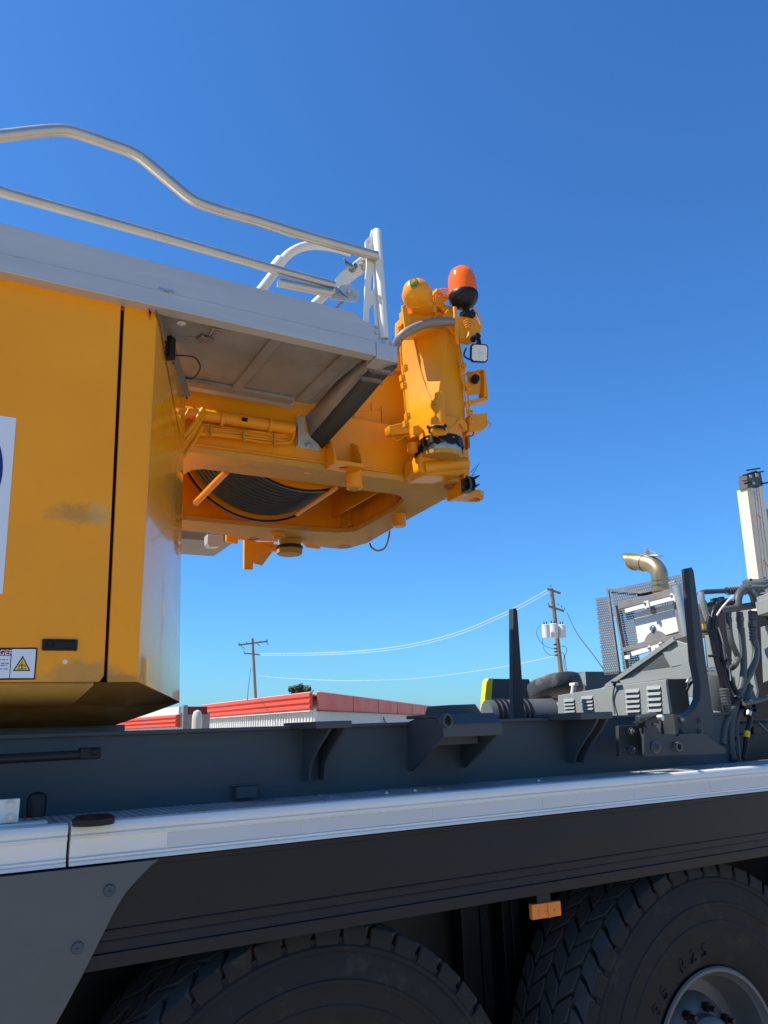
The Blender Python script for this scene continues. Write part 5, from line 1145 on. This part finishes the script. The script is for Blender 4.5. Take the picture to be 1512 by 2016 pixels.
hose(((1414, 1235), (1422, 1262), (1430, 1292), (1436, 1322), (1438, 1340)), 1.2, 'steel', 'bright_cable', HXp - .03)
hose(((1411, 1212), (1420, 1198), (1434, 1182), (1443, 1174)), 1.8, 'white', 'bright_cable', HXp - .03)
hose(((1424, 1268), (1427, 1290), (1433, 1315)), 3, 'hose', 'inline_coupler', HXp - .03, 1)
for x, y in ((1405, 1291), (1392, 1243), (1468, 1384), (1455, 1374), (1430, 1300)):
    q = Yp(x, y, HXp - .03); mb = MB(); mb.obox(q, X3 * .02, Y3 * .02, Z3 * .006); mb.build('cable_tie', 'black', C, bevel=.002)
# corrugated sleeve
a_, b_ = Yp(1425, 1355, HXp - .02), Yp(1433, 1402, HXp - .02); d = b_ - a_; pr = []
for k in range(8): pr += [(.019, d.length * k / 8), (.024, d.length * (k + .25) / 8), (.024, d.length * (k + .7) / 8), (.019, d.length * (k + .9) / 8)]
mb = MB(); mb.lathe(pr, a_, d, 20); mb.build('corrugated_sleeve', 'hose', C)
# top pipe with its descent
hose(((1377, 1170), (1384, 1166), (1400, 1164.5), (1434, 1163), (1450, 1161), (1475, 1155, .1), (1520, 1150, .3)), 5, name='steel_pipe', Y_=3.0, seg=18)
for k in range(5): 
    q = Yp(1433 + k * 5, 1163 - k * .4, 3.0); mb = MB(); mb.lathe([(.021, -.006), (.025, -.004), (.025, .004), (.021, .006)], q, X3, 18); mb.build('pipe_ring', 'hose', C)
hose(((1380, 1166), (1383, 1185), (1394, 1222)), 6, 'tube', 'steel_pipe', 2.95, 3)
hose(((1384, 1215), (1392, 1250)), 7, 'grey', 'strut_tube', 3.05, 1)
ypl(((1383, 1228), (1391, 1228), (1393, 1238), (1385, 1238)), 3.03, .006, 'yellow_sticker', 'tag')
# panels behind the hoses (facing the rear of the carrier)
PXx = 4.3
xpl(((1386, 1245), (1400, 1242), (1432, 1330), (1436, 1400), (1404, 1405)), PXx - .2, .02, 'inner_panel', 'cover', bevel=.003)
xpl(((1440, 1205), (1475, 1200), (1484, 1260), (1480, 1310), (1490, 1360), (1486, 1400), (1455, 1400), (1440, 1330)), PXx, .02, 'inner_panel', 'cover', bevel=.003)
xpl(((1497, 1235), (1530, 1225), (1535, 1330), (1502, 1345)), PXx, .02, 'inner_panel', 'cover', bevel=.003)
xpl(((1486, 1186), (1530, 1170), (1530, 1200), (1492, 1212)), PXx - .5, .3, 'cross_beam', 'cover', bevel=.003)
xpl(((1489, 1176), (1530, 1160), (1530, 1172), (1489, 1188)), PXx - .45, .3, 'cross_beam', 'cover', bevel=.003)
xpl(((1380, 1195), (1416, 1190), (1418, 1430), (1404, 1430)), PXx + .5, .05, 'dark_bulkhead', 'blackm')
xpl(((1416, 1200), (1560, 1205), (1560, 1520), (1404, 1520)), PXx + .3, .05, 'dark_bulkhead', 'blackm')
mb = MB()
MB().box((XE + 0.02, 3.0, 1.2), (7.5, 5.0, BT - 0.05)).build('engine_block', 'blackm', C, bevel=.02)
# top clutter: round lid, small valves
q = Yp(1500, 1150, 3.1); mb = MB(); mb.lathe([(0.001, .03), (.10, .03), (.115, .02), (.115, 0), (.125, -.004), (.125, -.02), (.1, -.02)], q, V((-.1, -.2, 1)), 40); tl_ = mb.build('tank_lid', 'grey', C, ang=40)
for k in range(8):
    th = k * math.pi / 4; bolt(tl_, q + V((math.cos(th) * .105, math.sin(th) * .105, .02)), Z3, .008, 'grey')
random.seed(11)
for k in range(26):
    x = random.uniform(1384, 1440); y = 1181 + (1440 - x) * .12 + random.uniform(-4, 18)
    q = Yp(x, y, 3.0 + random.uniform(-.05, .05)); s = random.uniform(.010, .026)
    mb = MB()
    if k % 3: mb.obox(q, V((s, s * .2, 0)), V((-.2 * s, s * .8, 0)), V((0, 0, s * .6)))
    else: mb.cyl(q - V((s, 0, 0)), q + V((s, 0, s * .3)), s * .6, 12)
    mb.build('valve_part', random.choice(['blackm', 'hose', 'grey']), C, bevel=.002)
for k in range(12):
    x = random.uniform(1478, 1512); y = random.uniform(1155, 1182)
    q = Yp(x, y, 2.95); s = random.uniform(.012, .03); mb = MB(); mb.obox(q, V((s, 0, 0)), V((0, s * .8, 0)), V((0, 0, s * .5))); mb.build('valve_part', random.choice(['blackm', 'hose', 'grey']), C, bevel=.003)
hose(((1466, 1168), (1480, 1158), (1500, 1158), (1520, 1150)), 4, 'hose', 'steel_pipe', 2.9)
# lower right fittings
for x, y, w_, h_ in ((1472, 1388, 16, 12), (1480, 1402, 14, 14), (1492, 1384, 10, 8), (1505, 1378, 12, 6), (1484, 1438, 9, 12), (1478, 1392, 6, 18)):
    q = Yp(x, y, 2.70); mb = MB(); mb.obox(q, X3 * pxr(q, w_) * 1.2, Y3 * .02, Z3 * pxr(q, h_) * .6); mb.build('valve_part', 'blackm', C, bevel=.005)
hose(((1465, 1385), (1490, 1380), (1515, 1372)), 5, 'hose', 'steel_pipe', 2.66)
hose(((1478, 1405), (1475, 1425), (1471, 1440), (1468, 1470), (1464, 1495)), 5, 'bhose', 'black_hose', 2.66)
hose(((1471, 1440), (1470, 1452)), 5.8, 'tag', 'yellow_sleeve', 2.66, 1)
q = Yp(1473, 1408, 2.65); mb = MB(); mb.cyl(q, q + V((.01, 0, .02)), .014, 14); mb.build('hose_collar', 'steel', C)
hose(((1440, 1500), (1441, 1470), (1452, 1450), (1480, 1446)), 6, 'bhose', 'black_hose', 2.72)
hose(((1440, 1430), (1432, 1450), (1434, 1500)), 5, 'bhose', 'black_hose', 2.75)
hose(((1492, 1422), (1510, 1440), (1530, 1462)), 3, 'hose', 'cable', 2.70)
hose(((1375, 1323), (1384, 1312), (1392, 1318), (1402, 1316)), 4, 'steel', 'steel_pipe', 2.95)
hose(((1352, 1345), (1358, 1335), (1372, 1330), (1381, 1322)), 3, 'tube', 'steel_pipe', 2.95)
hose(((1352, 1360), (1360, 1345), (1374, 1338)), 3, 'bhose', 'black_hose', 2.95)
hose(((1400, 1318), (1412, 1316)), 4.5, 'steel', 'steel_pipe', 3.0, 1)
c_ = Yp(1410, 1360, 3.1); mb = MB(); mb.lathe([(0.001, -.1), (.09, -.1), (.10, -.06), (.10, .1)], c_, V((0, .3, -1)), 32); mb.build('filter_bowl', 'grey', C, ang=40)

# ================================================================ BACKGROUND
# second crane: only its raised boom shows
BYd = 24.0
b0 = empty('lattice_free_boom', (Yp(1530, 1400, BYd).x, BYd + .5, 0), 'tall white telescopic boom of another crane, rust streaked, standing far right', 'crane boom') if False else empty('crane_boom', (Yp(1530, 1400, BYd).x, BYd + .5, 0), 'tall rust streaked white boom of another crane, standing at the right edge', 'crane boom')
def bpl(pts, D_, th, nm, m_, bev=0.02): return MB().prism([Yp(x, y, D_) for x, y in pts], (0, th, 0)).build(nm, m_, b0, bevel=bev)
l0, l1 = (1470.5, 960), (1500, 1190); r0, r1 = (1501, 955), (1537, 1190)
base_l, base_r = Yp(*l1, BYd), Yp(*r1, BYd)
TL, TR_, = Yp(*l0, BYd), Yp(*r0, BYd)
dl = (base_l - TL); kk = (base_l.z - 0.2) / -dl.z; BL = base_l + dl * kk
dr = (base_r - TR_); kk = (base_r.z - 0.2) / -dr.z; BR = base_r + dr * kk
mbb = MB(); mbb.prism([TL, V((TL.x + (TR_.x - TL.x) * .45, BYd - .22, TL.z)), TR_, V((TR_.x, BYd + .6, TR_.z)), V((TL.x, BYd + .6, TL.z))], (0, 0, 0.01)); mbb.bm.free()
mb = MB(); bm = mb.bm
tv = [bm.verts.new(p) for p in (TL, V((TL.x + (TR_.x - TL.x) * .42, BYd - .2, TL.z)), V((TR_.x, BYd, TR_.z)), V((TR_.x, BYd + .6, TR_.z)), V((TL.x, BYd + .6, TL.z)))]
bv = [bm.verts.new(p) for p in (BL, V((BL.x + (BR.x - BL.x) * .42, BYd - .2, BL.z)), V((BR.x, BYd, BR.z)), V((BR.x, BYd + .6, BR.z)), V((BL.x, BYd + .6, BL.z)))]
for i in range(5): bm.faces.new([tv[i], tv[(i + 1) % 5], bv[(i + 1) % 5], bv[i]])
bm.faces.new(tv); bm.faces.new(bv[::-1]); mb.build('boom_section', 'boomw', b0, ang=15)
bpl(((1470, 932), (1488, 926), (1498, 930), (1503, 956), (1472, 961)), BYd - .1, .5, 'boom_head', mat('boom_head_grime', (0.09, 0.085, 0.08), 0.6, var=.3, vs=8))
for (a_, b_, r_2) in (((1463, 936), (1503, 928), .04), ((1466, 952), (1476, 950), .05), ((1470, 926), (1496, 922), .04), ((1500, 952), (1514, 950), .05), ((1462, 947), (1470, 946), .03)):
    MB().cyl(Yp(*a_, BYd - .2), Yp(*b_, BYd - .2), r_2, 10).build('head_fitting', 'blackm', b0)
for x, y, rr in ((1478, 938, .09), (1490, 935, .11), (1484, 951, .08)):
    q = Yp(x, y, BYd - .16); mb = MB(); mb.lathe([(rr, -.03), (rr * .8, 0), (rr, .03), (0.01, .03), (.01, -.03)], q, Y3, 20, True); mb.build('sheave', 'steel', b0)
for (a_, b_) in (((1484, 960), (1508, 1190)), ((1488, 955), (1516, 1190)), ((1492, 950), (1524, 1190))):
    p, q = Yp(*a_, BYd - .35), Yp(*b_, BYd - .35); MB().cyl(p, q, .012, 6).build('hoist_rope', 'dwire', b0)
for pts in (((1494, 1120), (1503, 1102), (1514, 1118)), ((1483, 1026), (1490, 1012), (1498, 1020))):
    MB().tube([Yp(x, y, BYd - .26) for x, y in pts], .02, 6, 1).build('rope_guide', 'rust', b0)
bpl(((1500, 990), (1530, 988), (1530, 993), (1500, 996)), BYd + .1, .2, 'side_bracket', 'white', .01)
bpl(((1504, 1003), (1530, 1000), (1530, 1030), (1507, 1034)), BYd + .3, .1, 'side_bracket', 'guard', .01)

# utility poles
def pole(px, ptop, pbot, Dd, lab, arms, wpx):
    """Dd: plane Y"""
    t_, b_ = Yp(*ptop, Dd), Yp(*pbot, Dd); d = t_ - b_; base = b_ + d * (-(b_.z) / d.z)
    root = empty('utility_pole', base, lab, 'utility pole')
    rb, rt_ = pxr(b_, wpx[1] / 2), pxr(t_, wpx[0] / 2)
    MB().tube([base, b_, t_], [rb * 1.15, rb, rt_], 14, 1).build('pole', 'wood', root)
    for (a_, c_, hp_) in arms:
        p, q = Yp(*a_, Dd - .15), Yp(*c_, Dd - .15); MB().bar(p, q, .1, pxr(p, hp_)).build('crossarm', 'wood', root)
    return root
D1 = 84.0
u1 = pole(0, (497, 1257), (503, 1373), D1, 'slim wooden utility pole with two crossarms, behind the lower red roof', [((469, 1270), (527, 1262.5), 3), ((480, 1286), (511, 1289), 2.4)], (5, 6.5))
def insul(root, x, y, D_, h=3):
    q = Yp(x, y, D_); s = pxr(q, 1); mb = MB(); mb.lathe([(0.001, h * s), (s * .8, h * s), (s * .5, h * .6 * s), (s * 1.2, h * .4 * s), (s * .6, 0), (0.001, 0)], q, Z3, 10); mb.build('insulator', 'dwire', root)
for x, y in ((471, 1268), (480, 1284), (512, 1264.5), (526, 1261), (486, 1266.5)): insul(u1, x, y, D1 - .15)
for a_, b_ in (((474, 1271), (482, 1277)), ((505, 1266), (512, 1272)), ((524, 1263), (528, 1270))):
    MB().bar(Yp(*a_, D1 - .18), Yp(*b_, D1 - .18), .05, .05).build('arm_brace', 'dwire', u1)
D2 = 38.0
u2 = pole(0, (1085.5, 1159), (1106, 1335), D2, 'leaning wooden utility pole carrying three pale grey transformers', [((1077, 1159), (1103, 1168), 3.5), ((1079, 1193), (1110, 1203), 3.5)], (7.5, 10))
for x, y in ((1080, 1191), (1087, 1188), (1099, 1192), (1106, 1196), (1112, 1200), (1085, 1156)): insul(u2, x, y, D2 - .2, 4)
for k, (x0, y0, wd, hh) in enumerate(((1075, 1243, 8, 26), (1090, 1242, 9, 27), (1107, 1243, 7.5, 26))):
    q = Yp(x0, y0, D2 - .75 + .15 * (k % 2)); r = pxr(q, wd); h = pxr(q, hh) / 2
    mb = MB(); mb.lathe([(0.001, h), (r * .9, h), (r * 1.03, h * .92), (r * 1.03, h * .82), (r * .98, h * .8), (r * .93, -h), (0.001, -h)], q, V((.08 if k == 1 else .03, 0, 1)), 24); tr = mb.build('transformer', mat('transformer_grey', (0.62, 0.62, 0.60), 0.4, var=.06) if k == 0 else bpy.data.materials['transformer_grey'], u2, ang=30)
    for dx in (-.4, .4):
        p = q + V((dx * r, 0, h)); mb = MB(); mb.lathe([(0.001, .3 * h * 1.6), (r * .1, .3 * h * 1.6), (r * .16, .2 * h), (r * .12, 0)], p, Z3, 8); mb.build('bushing', 'dwire', tr)
def cable(pts, D_, rpx, name, material, par, sm=6):
    p = [Yp(x, y, D_) for x, y in pts]; return MB().tube(p, pxr(p[0], rpx), 6, sm).build(name, material, par)
cable(((1067, 1230), (1058, 1238), (1057, 1250), (1065, 1264), (1078, 1274), (1092, 1277)), D2 - .5, .45, 'jumper_wire', 'dwire', u2)
cable(((1068, 1255), (1070, 1275), (1080, 1288), (1093, 1291)), D2 - .5, .45, 'jumper_wire', 'dwire', u2)
cable(((1104, 1272), (1114, 1274), (1115, 1284), (1112, 1292), (1114, 1310), (1119, 1340)), D2 - .5, .6, 'jumper_wire', 'dwire', u2)
cable(((1106, 1284), (1111, 1290), (1110, 1305), (1116, 1335)), D2 - .5, .6, 'jumper_wire', 'dwire', u2)
for y in (1269, 1277, 1283, 1290): 
    q = Yp(1093 + (y - 1269) * .1, y, D2 - .4); mb = MB(); mb.obox(q, X3 * .06, Y3 * .1, Z3 * .05); mb.build('cable_bracket', 'dwire', u2)
# power lines: each span its own thing
def span(a_, Da, b_, Db, sagpts, rad, lab, name='power_line', material='wire'):
    """a_ .. b_ ends; sagpts: (x,y,t)"""
    pts = [Yp(*a_, Da)]
    for x, y, t in sagpts: pts.append(Yp(x, y, Da + (Db - Da) * t))
    pts.append(Yp(*b_, Db))
    o = MB().tube(pts, rad, 6, 6).build(name, material)
    return tag(o, lab, 'power line')
def tt(x, Da, Db, xa, xb):   # plane distance whose straight run between the poles meets this column
    pa, pb = Yp(xa, 1290, Da), Yp(xb, 1200, Db); best = 0
    lo, hi_ = 0.0, 1.0
    for _ in range(30):
        mid = (lo + hi_) / 2; p = pa + (pb - pa) * mid; pr = (p - V((0, 0, H))); sx = CX + F * pr.dot(right) / pr.dot(fwd)
        if (sx < x): lo = mid
        else: hi_ = mid
    return lo
def sp(a_, b_, mids, rad, lab, Db=D2, material='wire'):
    return span(a_, D1, b_, Db, [(x, y, tt(x, D1, Db, a_[0], b_[0])) for x, y in mids], rad, lab, 'power_line', material)
sp((510, 1287), (1078, 1161), ((600, 1286), (700, 1282), (800, 1270), (900, 1245), (1000, 1203)), .017, 'upper of the two bright wires sagging between the utility poles')
sp((510, 1290), (1080, 1166), ((600, 1290), (700, 1286), (800, 1275), (900, 1250), (1000, 1209)), .013, 'second bright wire, just under the highest one between the poles')
sp((505, 1330), (1098, 1290), ((560, 1335), (640, 1339), (700, 1340), (800, 1337), (880, 1329), (1000, 1311)), .011, 'single low bright wire crossing above the red roof')
o = span((1116, 1205), D2, (1190, 1320), 22.0, [(1135, 1245, .35), (1170, 1292, .75)], .02, 'thin dark stay wire slanting down right from the transformer pole', 'stay_wire', 'dwire')
o['category'] = 'stay wire'
o = span((494, 1315), D1 - 1, (487, 1378), 46.0, [(490, 1345, .5)], .025, 'thin dark stay wire beside the slim pole', 'stay_wire', 'dwire'); o['category'] = 'stay wire'

# red and cream warehouse
ZW = Yp(620, 1363, 55).z
def zw(x, y): return Zp(x, y, ZW)
c0 = zw(620, 1363); cl_ = zw(405, 1388.5); cr_ = zw(874, 1394.5)
wh = empty('warehouse', (c0.x + 5, c0.y + 20, 0), 'long cream warehouse with a red corrugated fascia, beyond the grey frame beam', 'building')
def wallq(p, q, z0, z1, off, name, m_, par, corr=None, th=.15):
    d = (q - p); d.z = 0; dn = d.normalized(); n = V((dn.y, -dn.x, 0))
    if n.dot(V((0, 0, 0)) - p) < 0: n = -n
    mb = MB()
    if corr and corr[0] == 'v':
        step = corr[1]; k = int(d.length / step); pts = []
        for i in range(k):
            for t, dd in ((0, 0), (.3, 0), (.4, corr[2]), (.75, corr[2]), (.85, 0)): pts.append(at(p + dn * step * (i + t), z0) + n * (off + dd))
        pts.append(at(q, z0) + n * off); pts += [at(q, z0) + n * (off - th), at(p, z0) + n * (off - th)]
        mb.prism(pts, (0, 0, z1 - z0))
    elif corr and corr[0] == 'h':
        step = corr[1]; k = max(1, int(round((z1 - z0) / step))); step = (z1 - z0) / k; prof = []
        for i in range(k):
            for t, dd in ((0, 0), (.2, 0), (.35, corr[2]), (.8, corr[2]), (.95, 0)): prof.append((off + dd, z0 + step * (i + t)))
        prof += [(off, z1), (off - th, z1), (off - th, z0)]
        mb.prism([at(p, z) + n * o_ for o_, z in prof], d)
    else:
        mb.prism([at(p, z0) + n * off, at(q, z0) + n * off, at(q, z0) + n * (off - th), at(p, z0) + n * (off - th)], (0, 0, z1 - z0))
    return mb.build(name, m_, par, ang=20)
zb2 = Zp(620, 1363, ZW); fh = dep(c0) / F * 34
zfz = ZW - fh
wallq(cl_, c0, zfz, ZW, .35, 'fascia', 'fasred', wh, ('h', fh / 3, .12))
wallq(c0, cr_ + (cr_ - c0) * .6, zfz, ZW, .30, 'fascia', 'fasred', wh)
wallq(cl_, c0, 0, zfz + .1, 0, 'wall', 'wall', wh, ('v', .55, .12))
wallq(c0, cr_ + (cr_ - c0) * .6, 0, zfz + .1, 0, 'wall', 'wall', wh, ('v', 1.1, .04))
dn = (cr_ - c0).normalized()
for k in range(1, 6):
    p = c0 + dn * k * 11.5; wallq(p, p + dn * .12, zfz, ZW, .32, 'fascia_joint', 'maroon', wh, None, .02)
far = cl_ + (cr_ - c0)
mb = MB(); mb.prism([at(cl_, ZW - .25), at(c0, ZW - .25), at(cr_, ZW - .25), at(far, ZW - .25)], (0, 0, .1)); mb.build('roof', 'wall', wh)
for p, q in ((cl_, c0), (c0, cr_ + (cr_ - c0) * .6)):
    wallq(p, q, ZW + .002, ZW + .05, .4, 'roof_trim', 'wall', wh, None, .3); wallq(p, q, zfz - .07, zfz - .003, .42, 'fascia_trim', 'maroon' if p is c0 else 'wall', wh, None, .3)
# small window / unit on the wall
p = Zp(495, 1424, 1.6 + 2.2) if False else cl_ + (c0 - cl_) * .42
wallq(p, p + (c0 - cl_).normalized() * 3.0, zfz - 2.2, zfz - 1.4, .4, 'wall_unit', 'alu', wh, None, .3)
wallq(p + (c0 - cl_).normalized() * 2.2, p + (c0 - cl_).normalized() * 3.4, zfz - 2.2, zfz - 1.15, .45, 'wall_unit', 'guard', wh, None, .3)
# gutter pipe on the right wall
p = c0 + dn * 26
MB().tube([at(p, zfz - .5) - V((0, .5, 0)), at(p + dn * 3, zfz - 1.3) - V((0, .5, 0)), at(p + dn * 16, zfz - 1.35) - V((0, .5, 0))], .09, 8, 3).build('gutter_pipe', 'guard', wh)
# shrub-like tree top behind the roof
def tree(px, py, Dd, rr, lab):
    c = Yp(px, py, Dd); root = empty('tree', (c.x, c.y, 0), lab, 'tree')
    mb = MB(); mb.tube([(c.x, c.y, 0), (c.x + .2, c.y, c.z * .5), (c.x, c.y, c.z)], [.3, .22, .08], 8, 3)
    for k in range(6):
        a = k * 1.05; mb.tube([(c.x, c.y, c.z * .6), c + V((math.cos(a) * rr * .8, math.sin(a) * rr * .8, rr * .1))], [.12, .03], 6, 1)
    mb.build('trunk', 'wood', root)
    mb = MB()
    for k in range(1400):
        while True:
            v = V((random.uniform(-1, 1), random.uniform(-1, 1), random.uniform(-1, 1)))
            if v.length < 1: break
        lump = 0.75 + .25 * math.sin(v.x * 7 + 1) * math.cos(v.y * 6)
        p = c + V((v.x * rr * 1.5, v.y * rr * 1.3, v.z * rr * .75 + rr * .1)) * lump
        u = V((random.gauss(0, 1), random.gauss(0, 1), random.gauss(0, 1))).normalized() * .13; w_2 = u.orthogonal().normalized() * .09
        mb.face([p - u, p - w_2, p + u, p + w_2])
    mb.build('crown', 'leaf', root)
tree(591, 1361, 75, 1.0, 'round bushy tree top peeping over the red warehouse roof')
# left red building, maroon link, pale silo
lb = empty('warehouse', (Yp(300, 1420, 40).x, 42, 0), 'low red corrugated building under the yellow housing', 'building')
lz = Yp(361, 1389, 40).z
pa, pb = Yp(200, 1412, 44), Yp(361, 1389, 40); pa = Zp(150, 1413, lz)
pb = Zp(361, 1391, lz)
hh = dep(pb) / F
wallq(pa, pb, lz - hh * 39, lz - hh * 15, .3, 'fascia', 'fasred', lb, ('h', hh * 8, .1))
wallq(pa, pb, 0, lz - hh * 39.5, .1, 'wall', 'wall', lb, ('v', .5, .08))
wallq(pa, pb, lz - hh * 14.8, lz, .25, 'roof_trim', 'wall', lb)
MB().box((pb.x - .1, pb.y - .45, 0), (pb.x + .12, pb.y - .2, lz + hh * 2)).build('corner_post', 'guard', lb)
rb_ = [Yp(x, y, 60) for x, y in ((361, 1391), (408, 1391), (408, 1406), (361, 1406))]
lk_ = empty('link_building', (rb_[0].x + 1, 60, 0), 'small building with a maroon fascia between the two red ones', 'building')
MB().prism(rb_, (0, .3, 0)).build('fascia', 'maroon', lk_)
mb = MB(); mb.box((rb_[0].x - .3, 60.2, 0), (rb_[1].x + .3, 66, rb_[3].z + .1)); mb.build('wall', mat('brown_wall', (.30, .27, .23), .8), lk_)
q = Yp(388, 1420, 50); r = pxr(q, 10); qt = Yp(388, 1407, 50)
mb = MB(); mb.lathe([(r, -qt.z), (r, -.3), (r * .96, -.05), (r * .7, .2), (0.001, .3)], at(q, qt.z), Z3, 32); si = mb.build('silo', 'boomw'); tag(si, 'short round pale tank in front of the maroon building', 'tank')
